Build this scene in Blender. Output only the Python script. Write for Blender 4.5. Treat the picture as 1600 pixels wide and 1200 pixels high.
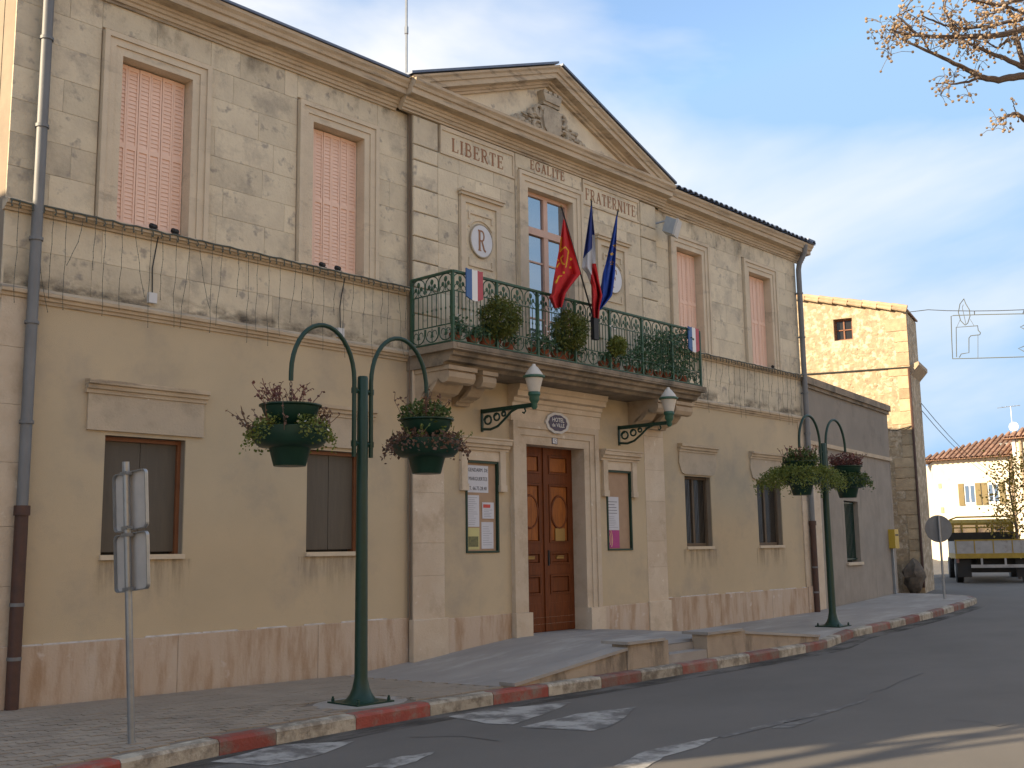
import bpy, bmesh, math, random
import numpy as np
from mathutils import Vector, Matrix
R = math.radians
rnd = random.Random(7)
for o in list(bpy.data.objects): bpy.data.objects.remove(o)
scene = bpy.context.scene
col = scene.collection

# ---------------------------------------------------------------- camera
CAM = Vector((0.0, -11.302, 1.65)); FPX = 1700.0
YAW, PITCH, ROLL = R(42.211), R(8.623), R(-0.843)
cf = Vector((math.cos(YAW)*math.cos(PITCH), math.sin(YAW)*math.cos(PITCH), math.sin(PITCH)))
cr = Vector((math.sin(YAW), -math.cos(YAW), 0)); cu = cr.cross(cf)
c_, s_ = math.cos(ROLL), math.sin(ROLL)
cr, cu = c_*cr + s_*cu, -s_*cr + c_*cu
cam_data = bpy.data.cameras.new('camera'); cam = bpy.data.objects.new('camera', cam_data); col.objects.link(cam)
cam.matrix_world = Matrix(((cr.x, cu.x, -cf.x, CAM.x), (cr.y, cu.y, -cf.y, CAM.y), (cr.z, cu.z, -cf.z, CAM.z), (0, 0, 0, 1)))
cam_data.sensor_width = 36; cam_data.lens = 36*FPX/1600; cam_data.clip_end = 2000; cam_data.clip_start = 0.05
scene.camera = cam

# ---------------------------------------------------------------- light
SUN_EL, SUN_AZ = R(20), R(156.4)                    # azimuth counted from +X towards +Y
to_sun = Vector((math.cos(SUN_AZ)*math.cos(SUN_EL), math.sin(SUN_AZ)*math.cos(SUN_EL), math.sin(SUN_EL)))
world = bpy.data.worlds.new('World'); scene.world = world; world.use_nodes = True
nt = world.node_tree; nt.nodes.clear()
def wn(t, **k):
    n = nt.nodes.new(t)
    for a, b in k.items(): setattr(n, a, b)
    return n
sky = wn('ShaderNodeTexSky', sky_type='NISHITA', sun_disc=False)
sky.sun_elevation = SUN_EL; sky.sun_rotation = math.pi/2 - SUN_AZ
sky.air_density = 1.0; sky.dust_density = 0.7; sky.ozone_density = 1.6
crgb = wn('ShaderNodeRGB'); crgb.outputs[0].default_value = (3.25, 3.22, 3.2, 1)      # thin bright cloud, in the sky texture's units
tc = wn('ShaderNodeTexCoord'); mp = wn('ShaderNodeMapping'); mp.inputs['Rotation'].default_value = (0, 0, R(20)); mp.inputs['Scale'].default_value = (1.0, 2.2, 4.5); mp.inputs['Location'].default_value = (4.11, 2.13, 1.59)
nt.links.new(tc.outputs['Generated'], mp.inputs['Vector'])
nz = wn('ShaderNodeTexNoise'); nz.inputs['Scale'].default_value = 1.15; nz.inputs['Detail'].default_value = 6; nz.inputs['Roughness'].default_value = 0.5; nz.inputs['Distortion'].default_value = 0.4
nt.links.new(mp.outputs[0], nz.inputs['Vector'])
rp = wn('ShaderNodeValToRGB'); rp.color_ramp.elements[0].position = 0.41; rp.color_ramp.elements[0].color = (.02, .02, .02, 1); rp.color_ramp.elements[1].position = 0.66; rp.color_ramp.elements[1].color = (.93, .93, .93, 1)
nt.links.new(nz.outputs[0], rp.inputs[0])
cap = wn('ShaderNodeMixRGB', blend_type='DARKEN'); cap.inputs[0].default_value = 1; cap.inputs[2].default_value = (1.28, 2.05, 3.0, 1); nt.links.new(sky.outputs[0], cap.inputs[1])   # keeps the horizon glow from washing out
mixc = wn('ShaderNodeMixRGB'); nt.links.new(rp.outputs[0], mixc.inputs[0]); nt.links.new(cap.outputs[0], mixc.inputs[1]); nt.links.new(crgb.outputs[0], mixc.inputs[2])
bg = wn('ShaderNodeBackground'); bg.inputs[1].default_value = 0.11; nt.links.new(mixc.outputs[0], bg.inputs[0])
wo = wn('ShaderNodeOutputWorld'); nt.links.new(bg.outputs[0], wo.inputs[0])
sun_d = bpy.data.lights.new('sun', 'SUN'); sun_d.energy = 3.8; sun_d.angle = R(0.53); sun_d.color = (1.0, 0.80, 0.54)
sun_o = bpy.data.objects.new('sun', sun_d); col.objects.link(sun_o); sun_o.rotation_euler = to_sun.to_track_quat('Z', 'Y').to_euler(); sun_o.location = (-30, 20, 30)
vs = scene.view_settings; vs.view_transform = 'Standard'; vs.look = 'None'; vs.gamma = 1; vs.exposure = 1.6; vs.use_curve_mapping = False

# ---------------------------------------------------------------- pixel helpers (photo pixel -> point on a known surface)
def ray(x, y): return cf*FPX + cr*(x-800) - cu*(y-600)
def onY(x, y, Y): d = ray(x, y); return CAM + d*((Y-CAM.y)/d.y)
def onX(x, y, X): d = ray(x, y); return CAM + d*((X-CAM.x)/d.x)
def onZ(x, y, Z): d = ray(x, y); return CAM + d*((Z-CAM.z)/d.z)
def onP(x, y, p, n): d = ray(x, y); return CAM + d*((Vector(p)-CAM).dot(n)/d.dot(n))
def zr(X): return 0.0 if X < 17 else (0.0175*(X-17) if X < 120 else 1.8)
def onG(x, y, off=0.0):
    z = off
    for _ in range(30): p = onZ(x, y, z); z = zr(p.x)+off
    return p
def lerp_t(tab, x):
    if x <= tab[0][0]: return tab[0][1]
    for (a, b), (c, d) in zip(tab, tab[1:]):
        if x <= c: return b + (d-b)*(x-a)/(c-a)
    return tab[-1][1]

# ---------------------------------------------------------------- materials
def mat(name, c1, c2=None, scale=3.0, rough=0.85, stain=None, stain_scale=0.8, stain_pos=(0.55, 0.75), stain_amt=0.7, stretch=(1, 1, 1), stain_stretch=None,
        bump=0.15, bump_scale=40.0, rand=0.0, metallic=0.0, spec=0.5, detail=6, speck=None, speck_pos=(0.62, 0.68), speck_scale=20, ior=None, coat=0, trans=0, own=False):
    m = bpy.data.materials.new(name); m.use_nodes = True
    t = m.node_tree; N = t.nodes; L = t.links; bs = N['Principled BSDF']
    bs.inputs['Roughness'].default_value = rough; bs.inputs['Metallic'].default_value = metallic
    bs.inputs['Specular IOR Level'].default_value = spec
    if ior: bs.inputs['IOR'].default_value = ior
    if coat: bs.inputs['Coat Weight'].default_value = coat; bs.inputs['Coat Roughness'].default_value = 0.15
    geo = N.new('ShaderNodeNewGeometry')
    def noise(sc, st, det=detail, ro=0.6):
        mp = N.new('ShaderNodeMapping'); mp.inputs['Scale'].default_value = st; L.new(geo.outputs['Position'], mp.inputs['Vector'])
        if rand and own:
            oi_ = N.new('ShaderNodeObjectInfo'); mu = N.new('ShaderNodeVectorMath'); mu.operation = 'SCALE'; mu.inputs[0].default_value = (53, 31, 17); L.new(oi_.outputs['Random'], mu.inputs['Scale'])
            ad_ = N.new('ShaderNodeVectorMath'); L.new(geo.outputs['Position'], ad_.inputs[0]); L.new(mu.outputs[0], ad_.inputs[1]); L.new(ad_.outputs[0], mp.inputs['Vector'])
        n = N.new('ShaderNodeTexNoise'); n.inputs['Scale'].default_value = sc; n.inputs['Detail'].default_value = det; n.inputs['Roughness'].default_value = ro
        L.new(mp.outputs[0], n.inputs['Vector']); return n
    def ramp(src, a, b):
        r = N.new('ShaderNodeMapRange'); r.inputs['From Min'].default_value = a; r.inputs['From Max'].default_value = b; L.new(src, r.inputs['Value']); return r.outputs[0]
    def mix(fac, a, b):
        x = N.new('ShaderNodeMixRGB')
        for i, v in ((0, fac), (1, a), (2, b)):
            if isinstance(v, tuple): x.inputs[i].default_value = (*v, 1)
            elif isinstance(v, float): x.inputs[i].default_value = v
            else: L.new(v, x.inputs[i])
        return x.outputs[0]
    cur = c1
    if c2: cur = mix(ramp(noise(scale, stretch).outputs[0], 0.33, 0.67), c1, c2)
    if stain:
        f = ramp(noise(stain_scale, stain_stretch or stretch, 8, 0.68).outputs[0], *stain_pos)
        mm = N.new('ShaderNodeMath'); mm.operation = 'MULTIPLY'; mm.inputs[1].default_value = stain_amt; L.new(f, mm.inputs[0]); cur = mix(mm.outputs[0], cur, stain)
    if speck: cur = mix(ramp(noise(speck_scale, (1, 1, 1), 3).outputs[0], *speck_pos), cur, speck)
    if rand:
        oi = N.new('ShaderNodeObjectInfo'); hv = N.new('ShaderNodeHueSaturation')
        r = N.new('ShaderNodeMapRange'); r.inputs['To Min'].default_value = 1-rand; r.inputs['To Max'].default_value = 1+rand; L.new(oi.outputs['Random'], r.inputs['Value']); L.new(r.outputs[0], hv.inputs['Value'])
        if isinstance(cur, tuple): hv.inputs['Color'].default_value = (*cur, 1)
        else: L.new(cur, hv.inputs['Color'])
        cur = hv.outputs[0]
    if isinstance(cur, tuple): bs.inputs['Base Color'].default_value = (*cur, 1)
    else: L.new(cur, bs.inputs['Base Color'])
    if bump:
        b = N.new('ShaderNodeBump'); b.inputs['Strength'].default_value = bump; b.inputs['Distance'].default_value = 0.02
        L.new(noise(bump_scale, (1, 1, 1), 5).outputs[0], b.inputs['Height']); L.new(b.outputs[0], bs.inputs['Normal'])
    if trans:
        bs.inputs['Subsurface Weight'].default_value = 0
        tr = N.new('ShaderNodeBsdfTranslucent'); ms = N.new('ShaderNodeMixShader'); ms.inputs[0].default_value = trans
        if isinstance(cur, tuple): tr.inputs[0].default_value = (*cur, 1)
        else: L.new(cur, tr.inputs[0])
        out = N['Material Output']; L.new(bs.outputs[0], ms.inputs[1]); L.new(tr.outputs[0], ms.inputs[2]); L.new(ms.outputs[0], out.inputs[0])
    return m
M = {}
M['stone'] = mat('limestone', (.66, .57, .415), (.56, .48, .355), 2.6, .9, stain=(.235, .205, .17), stain_scale=1.7, stain_pos=(.51, .75), stain_amt=.75, bump=.5, bump_scale=26, rand=.10, own=True, speck=(.36, .315, .255), speck_scale=5.5, speck_pos=(.59, .70))
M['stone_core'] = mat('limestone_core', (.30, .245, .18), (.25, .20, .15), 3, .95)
M['trim'] = mat('moulded_limestone', (.64, .535, .395), (.55, .46, .34), 3, .9, stain=(.24, .2, .155), stain_scale=2.2, stain_pos=(.56, .76), stain_amt=.8, stain_stretch=(.6, 1, 1.6), bump=.3, bump_scale=35)
M['cornice'] = mat('weathered_cornice_stone', (.56, .455, .325), (.47, .37, .255), 2.5, .92, stain=(.15, .12, .095), stain_scale=2.0, stain_pos=(.52, .70), stain_amt=.85, stain_stretch=(.5, 1.5, 6), bump=.35)
M['relief'] = mat('weathered_relief_stone', (.47, .40, .30), (.35, .295, .225), 5, .95, stain=(.17, .145, .115), stain_scale=4, stain_pos=(.5, .7), bump=.5, bump_scale=25)
M['plaster'] = mat('beige_plaster', (.545, .435, .285), (.49, .395, .262), .9, .93, stain=(.335, .285, .23), stain_scale=.75, stain_pos=(.50, .74), stain_amt=.8, bump=.28, bump_scale=120, speck=(.45, .355, .25), speck_scale=70)
M['plinth'] = mat('pink_plinth_stone', (.50, .375, .27), (.54, .44, .345), 1.8, .9, stain=(.34, .21, .115), stain_scale=2.0, stain_pos=(.46, .66), stain_amt=.8, stretch=(2.2, 1, .45), bump=.3, speck=(.6, .52, .45), speck_scale=4, speck_pos=(.64, .74))
M['pier'] = mat('pale_pilaster_stone', (.55, .44, .32), (.61, .51, .39), 3, .9, stain=(.39, .30, .205), stain_scale=2.2, stain_pos=(.5, .7), stain_amt=.75, bump=.35, rand=.06, speck=(.68, .6, .5), speck_scale=7, speck_pos=(.66, .74))
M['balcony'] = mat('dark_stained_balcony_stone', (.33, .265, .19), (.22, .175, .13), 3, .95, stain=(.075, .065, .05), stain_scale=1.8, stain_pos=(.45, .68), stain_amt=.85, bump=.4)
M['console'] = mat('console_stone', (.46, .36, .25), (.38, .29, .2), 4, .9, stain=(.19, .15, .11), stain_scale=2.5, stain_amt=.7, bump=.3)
M['pink'] = mat('salmon_shutter_paint', (.84, .585, .455), (.80, .55, .425), 6, .6, bump=.05)
M['pinkwood'] = mat('rose_window_frame_paint', (.62, .40, .30), (.56, .36, .27), 6, .55, bump=.08)
M['brownpanel'] = mat('brown_grey_panel', (.105, .085, .062), (.088, .072, .053), 5, .6, bump=.08, stretch=(4, 4, .5))
M['redwood'] = mat('red_brown_window_wood', (.23, .085, .032), (.18, .065, .026), 8, .5, bump=.1)
M['door'] = mat('varnished_door_wood', (.17, .045, .011), (.105, .028, .008), 7, .5, stretch=(5, 5, .6), bump=.12, spec=.25, stain=(.05, .022, .01), stain_scale=2.5, stain_pos=(.5, .75))
M['doorpanel'] = mat('orange_varnished_panel', (.34, .105, .016), (.20, .058, .011), 6, .45, stretch=(5, 5, .7), bump=.1, spec=.3)
M['brass'] = mat('dull_brass', (.30, .20, .075), None, rough=.45, metallic=.6, bump=0)
M['green'] = mat('dark_green_paint', (.007, .034, .022), (.009, .042, .028), 10, .42, bump=.06, spec=.4)
M['rail'] = mat('green_iron_paint', (.03, .092, .047), (.024, .068, .038), 14, .5, stain=(.05, .045, .03), stain_scale=9, stain_pos=(.6, .8), bump=.2)
M['lampgreen'] = mat('lantern_green_paint', (.035, .12, .075), (.025, .085, .055), 12, .45, bump=.05)
M['opal'] = mat('opal_lantern_glass', (.62, .57, .49), (.55, .5, .43), 5, .35, bump=0)
M['zinc'] = mat('zinc', (.20, .205, .21), (.155, .158, .162), 6, .6, metallic=.2, bump=.05, stretch=(1, 1, .4))
M['rust'] = mat('brown_cast_iron', (.085, .038, .026), (.06, .03, .022), 9, .6, bump=.2)
M['flash'] = mat('blue_grey_flashing', (.14, .165, .22), (.11, .13, .18), 4, .5, metallic=.3, bump=.05)
M['tile'] = mat('terracotta_tile', (.40, .235, .15), (.29, .17, .115), 5, .9, stain=(.17, .14, .11), stain_scale=4, bump=.3, rand=.3)
M['vergetile'] = mat('sunlit_verge_tile', (.58, .40, .26), (.48, .32, .2), 5, .9, bump=.3, rand=.15)  # tile colour made paler to stand for direct sun on the verge
M['darkrock'] = mat('dark_rough_rock', (.15, .12, .09), (.09, .075, .06), 6, .95, stain=(.26, .2, .14), stain_scale=5, bump=.8, bump_scale=12)
M['asphalt'] = mat('asphalt', (.155, .143, .128), (.128, .119, .107), .7, .9, stain=(.16, .148, .135), stain_scale=.55, stain_pos=(.48, .7), stretch=(.7, 1.2, 1), bump=.6, bump_scale=150, speck=(.20, .185, .168), speck_scale=170, speck_pos=(.58, .70))
M['ground'] = mat('dusty_ground', (.20, .17, .13), (.16, .14, .11), .5, .95, bump=.3)
M['concrete'] = mat('worn_concrete', (.36, .33, .295), (.285, .26, .236), 1.2, .92, stain=(.47, .44, .40), stain_scale=1.3, stain_pos=(.52, .68), stain_amt=.8, bump=.35, bump_scale=60, stretch=(.5, 1.5, 1))
M['rampwall'] = mat('stained_ramp_concrete', (.41, .33, .245), (.33, .265, .2), 2.4, .92, stain=(.12, .1, .075), stain_scale=2.2, stain_pos=(.5, .68), stain_amt=.8, stain_stretch=(1.4, 1, .5), bump=.35, bump_scale=50)
M['paver'] = mat('grey_brown_paver', (.32, .265, .205), (.265, .22, .172), 2, .92, stain=(.38, .32, .25), stain_scale=1.2, bump=.3, bump_scale=80, rand=.12)
M['paverbed'] = mat('paver_joint_sand', (.21, .175, .14), (.165, .14, .115), 6, .95)
M['kerbred'] = mat('worn_red_kerb_paint', (.30, .065, .045), (.24, .06, .045), 6, .8, stain=(.20, .165, .135), stain_scale=4, stain_pos=(.47, .64), stain_amt=.9, bump=.5, rand=.15, own=True)
M['kerbfaded'] = mat('faded_red_kerb_paint', (.27, .085, .062), (.22, .075, .056), 6, .85, stain=(.21, .175, .145), stain_scale=3.5, stain_pos=(.40, .60), stain_amt=.9, bump=.5, rand=.15, own=True)
M['kerbwhite'] = mat('worn_white_kerb_paint', (.47, .425, .345), (.38, .34, .27), 6, .85, stain=(.17, .142, .108), stain_scale=5, stain_pos=(.44, .60), stain_amt=.9, bump=.5, rand=.15, own=True)
M['lintel'] = mat('rendered_lintel_stone', (.52, .42, .30), (.46, .375, .275), 2.2, .93, stain=(.34, .28, .2), stain_scale=2.5, stain_pos=(.5, .7), stain_amt=.7, bump=.3, bump_scale=50, speck=(.62, .55, .47), speck_scale=3, speck_pos=(.66, .70))
M['dullwood'] = mat('dull_brown_window_wood', (.15, .105, .065), (.11, .078, .05), 8, .7, bump=.1)
M['mortar'] = mat('pale_mortar', (.66, .61, .55), (.42, .36, .3), 9, .9, bump=.3)
M['conduit'] = mat('brown_conduit', (.20, .14, .09), (.15, .1, .07), 8, .8, bump=0)
M['white'] = mat('white_paint', (.75, .74, .72), None, rough=.5, bump=0)
M['disc'] = mat('white_enamel_disc', (.66, .66, .68), (.6, .6, .61), 5, .5, bump=.05)
M['letter'] = mat('faded_red_brown_letter_paint', (.27, .125, .065), (.33, .19, .11), 14, .8, bump=.1)
M['paper'] = mat('notice_paper', (.60, .60, .64), (.56, .56, .6), 6, .7, bump=0)
M['print'] = mat('dark_print', (.05, .05, .06), None, rough=.7, bump=0)
M['greyprint'] = mat('grey_print', (.36, .36, .4), None, rough=.7, bump=0)
M['board'] = mat('cork_board', (.40, .27, .175), (.36, .24, .155), 9, .8, bump=.1)
M['yellowpaper'] = mat('yellow_poster', (.55, .50, .22), (.5, .46, .22), 6, .7, bump=0)
M['magenta'] = mat('magenta_poster', (.42, .05, .20), (.36, .045, .2), 9, .6, bump=0)
M['redprint'] = mat('red_print', (.55, .08, .06), None, rough=.7, bump=0)
M['oliveprint'] = mat('olive_print', (.11, .11, .06), (.2, .19, .08), 25, .7, bump=0)
M['peach'] = mat('pale_peach_print', (.7, .5, .3), None, rough=.7, bump=0)
M['navy'] = mat('navy_enamel', (.014, .018, .075), None, rough=.25, bump=0)
M['glass'] = mat('window_glass', (.03, .06, .11), None, rough=.04, spec=1.0, ior=2.6, bump=0)
M['darkglass'] = mat('dark_window_glass', (.022, .02, .019), None, rough=.12, spec=.5, bump=0)
M['galv'] = mat('galvanised_steel', (.34, .36, .38), (.28, .30, .32), 9, .42, metallic=.75, bump=.05)
M['alu'] = mat('aluminium_sign_back', (.55, .53, .51), (.47, .455, .44), 5, .45, metallic=.25, bump=.03)
M['black'] = mat('black_plastic', (.015, .015, .016), None, rough=.6, bump=0)
M['wire'] = mat('dark_cable', (.03, .032, .03), None, rough=.7, bump=0)
M['greenwire'] = mat('grey_green_light_cable', (.085, .095, .08), None, rough=.7, bump=0)
M['plasticwhite'] = mat('white_plastic', (.6, .6, .6), None, rough=.5, bump=0)
M['terra'] = mat('terracotta_pot', (.30, .095, .045), (.24, .075, .04), 12, .85, bump=.15, rand=.15)
M['soil'] = mat('potting_soil', (.05, .035, .025), (.03, .022, .016), 20, .95)
M['leaf'] = mat('dark_green_leaf', (.055, .095, .022), (.10, .13, .028), 6, .6, bump=0, trans=.25)
M['leaf2'] = mat('yellow_green_leaf', (.19, .21, .035), (.11, .15, .03), 7, .6, bump=0, trans=.25)
M['leaf3'] = mat('bush_leaf', (.075, .105, .018), (.13, .14, .02), 5, .6, stain=(.17, .10, .025), stain_scale=4, stain_pos=(.6, .7), bump=0, trans=.25)
M['ivy'] = mat('blue_green_leaf', (.045, .11, .055), (.08, .15, .07), 8, .6, bump=0, trans=.2)
M['dry'] = mat('dry_brown_leaf', (.15, .085, .055), (.10, .055, .04), 9, .8, bump=0)
M['redleaf'] = mat('dark_red_leaf', (.15, .045, .04), (.11, .05, .035), 9, .7, bump=0)
M['petal'] = mat('white_petal', (.7, .66, .62), None, rough=.7, bump=0)
M['bark'] = mat('grey_brown_bark', (.16, .12, .10), (.11, .085, .07), 9, .9, bump=.5, bump_scale=40)
M['berry'] = mat('tan_berry', (.36, .235, .115), (.29, .185, .095), 20, .6, bump=0)
M['berry2'] = mat('pale_tan_berry', (.38, .295, .21), (.29, .215, .155), 20, .65, bump=0)
M['yellowleaf'] = mat('yellow_autumn_leaf', (.38, .24, .03), (.22, .18, .03), 4, .6, bump=0, trans=.3)
M['rubble'] = mat('rubble_wall', (.47, .365, .235), (.29, .225, .15), 7.5, .95, stain=(.60, .50, .37), stain_scale=5, stain_pos=(.50, .60), stain_amt=.9, bump=1.0, bump_scale=9, detail=10)
M['rubblestone'] = mat('rubble_stone', (.50, .385, .245), (.37, .28, .18), 5, .95, bump=.5, bump_scale=14, rand=.22)
M['greyplaster'] = mat('grey_annex_plaster', (.29, .25, .205), (.24, .21, .175), 1.5, .95, stain=(.14, .122, .105), stain_scale=1.0, stain_amt=.7, bump=.25, bump_scale=60)
M['annexlow'] = mat('streaked_annex_plaster', (.33, .285, .235), (.265, .23, .19), 2.0, .95, stain=(.14, .12, .1), stain_scale=1.4, stain_stretch=(2.4, 2.4, .3), stain_amt=.7, bump=.25, bump_scale=60)
M['ochre'] = mat('ochre_house_wall', (.66, .50, .30), (.6, .45, .27), 1, .95, bump=.1)
M['cream'] = mat('cream_house_wall', (.72, .65, .53), (.66, .59, .47), 1, .95, bump=.1, stain=(.5, .43, .33), stain_scale=.8)
M['shutterolive'] = mat('ochre_shutter', (.19, .14, .055), (.15, .115, .05), 5, .7, bump=.05)
M['yellow'] = mat('truck_yellow_paint', (.42, .28, .03), (.33, .21, .025), 6, .5, stain=(.12, .07, .025), stain_scale=5, bump=.05)
M['truckwhite'] = mat('dirty_truck_grey', (.44, .42, .40), (.34, .325, .31), 4, .6, stain=(.14, .11, .085), stain_scale=5, bump=.05)
M['truckdark'] = mat('truck_underbody', (.018, .017, .016), (.03, .026, .022), 6, .8, bump=.1)
M['mailyellow'] = mat('yellow_box_paint', (.50, .33, .035), None, rough=.5, bump=0)
M['fred'] = mat('red_flag_cloth', (.62, .022, .022), (.54, .018, .02), 5, .8, bump=.05, trans=.25)
M['fyellow'] = mat('yellow_flag_print', (.75, .42, .02), None, rough=.8, bump=0, trans=.2)
M['fblue'] = mat('navy_flag_cloth', (.022, .04, .20), None, rough=.8, bump=0, trans=.25)
M['fwhite'] = mat('white_flag_cloth', (.62, .62, .64), None, rough=.8, bump=0, trans=.25)
M['eublue'] = mat('blue_flag_cloth', (.015, .07, .40), (.014, .06, .33), 5, .8, bump=0, trans=.25)
M['shieldblue'] = mat('shield_blue_paint', (.045, .12, .30), None, rough=.5, bump=0)
M['shieldred'] = mat('shield_red_paint', (.42, .06, .075), None, rough=.5, bump=0)
M['marking'] = mat('worn_road_marking', (.40, .385, .355), (.30, .29, .27), 3, .85, stain=(.125, .117, .109), stain_scale=3.0, stain_pos=(.44, .58), stain_amt=.95, bump=.3, bump_scale=90)
M['faint'] = mat('faint_road_marking', (.26, .25, .23), (.2, .19, .175), 3, .85, stain=(.122, .115, .107), stain_scale=3.0, stain_pos=(.36, .5), stain_amt=.98, bump=.3, bump_scale=90)

def decal(name, c, sc, st, za, zb, lo, hi, amt):     # dirt film with a ragged shape of its own
    m = bpy.data.materials.new(name); m.use_nodes = True; t = m.node_tree; N = t.nodes; L = t.links; bs = N['Principled BSDF']; bs.inputs['Base Color'].default_value = (*c, 1); bs.inputs['Roughness'].default_value = .95
    g = N.new('ShaderNodeNewGeometry'); mp = N.new('ShaderNodeMapping'); mp.inputs['Scale'].default_value = st; L.new(g.outputs['Position'], mp.inputs['Vector'])
    n = N.new('ShaderNodeTexNoise'); n.inputs['Scale'].default_value = sc; n.inputs['Detail'].default_value = 7; n.inputs['Roughness'].default_value = .65; L.new(mp.outputs[0], n.inputs['Vector'])
    r = N.new('ShaderNodeMapRange'); r.inputs['From Min'].default_value = lo; r.inputs['From Max'].default_value = hi; L.new(n.outputs[0], r.inputs['Value'])
    sx = N.new('ShaderNodeSeparateXYZ'); L.new(g.outputs['Position'], sx.inputs[0]); q = N.new('ShaderNodeMapRange'); q.interpolation_type = 'SMOOTHSTEP'; q.inputs['From Min'].default_value = za; q.inputs['From Max'].default_value = zb; q.inputs['To Max'].default_value = amt; L.new(sx.outputs['Z'], q.inputs['Value'])
    mu = N.new('ShaderNodeMath'); mu.operation = 'MULTIPLY'; L.new(r.outputs[0], mu.inputs[0]); L.new(q.outputs[0], mu.inputs[1]); L.new(mu.outputs[0], bs.inputs['Alpha']); return m
M['drip'] = decal('sill_drip_dirt', (.20, .165, .125), 2.2, (5, 1, .5), 1.05, 1.62, .42, .72, .5)
M['gutter'] = decal('gutter_dirt', (.06, .053, .045), 1.6, (.6, 2, 1), -1, -.5, .38, .66, .8)
M['soot'] = decal('black_weathering', (.085, .07, .055), 2.4, (.8, 1, 1.5), 4.72, 4.46, .44, .66, .85)
M['soottop'] = decal('black_weathering_under_cornice', (.10, .085, .068), 1.9, (1.2, 1, .8), 7.35, 7.95, .50, .74, .6)

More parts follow.
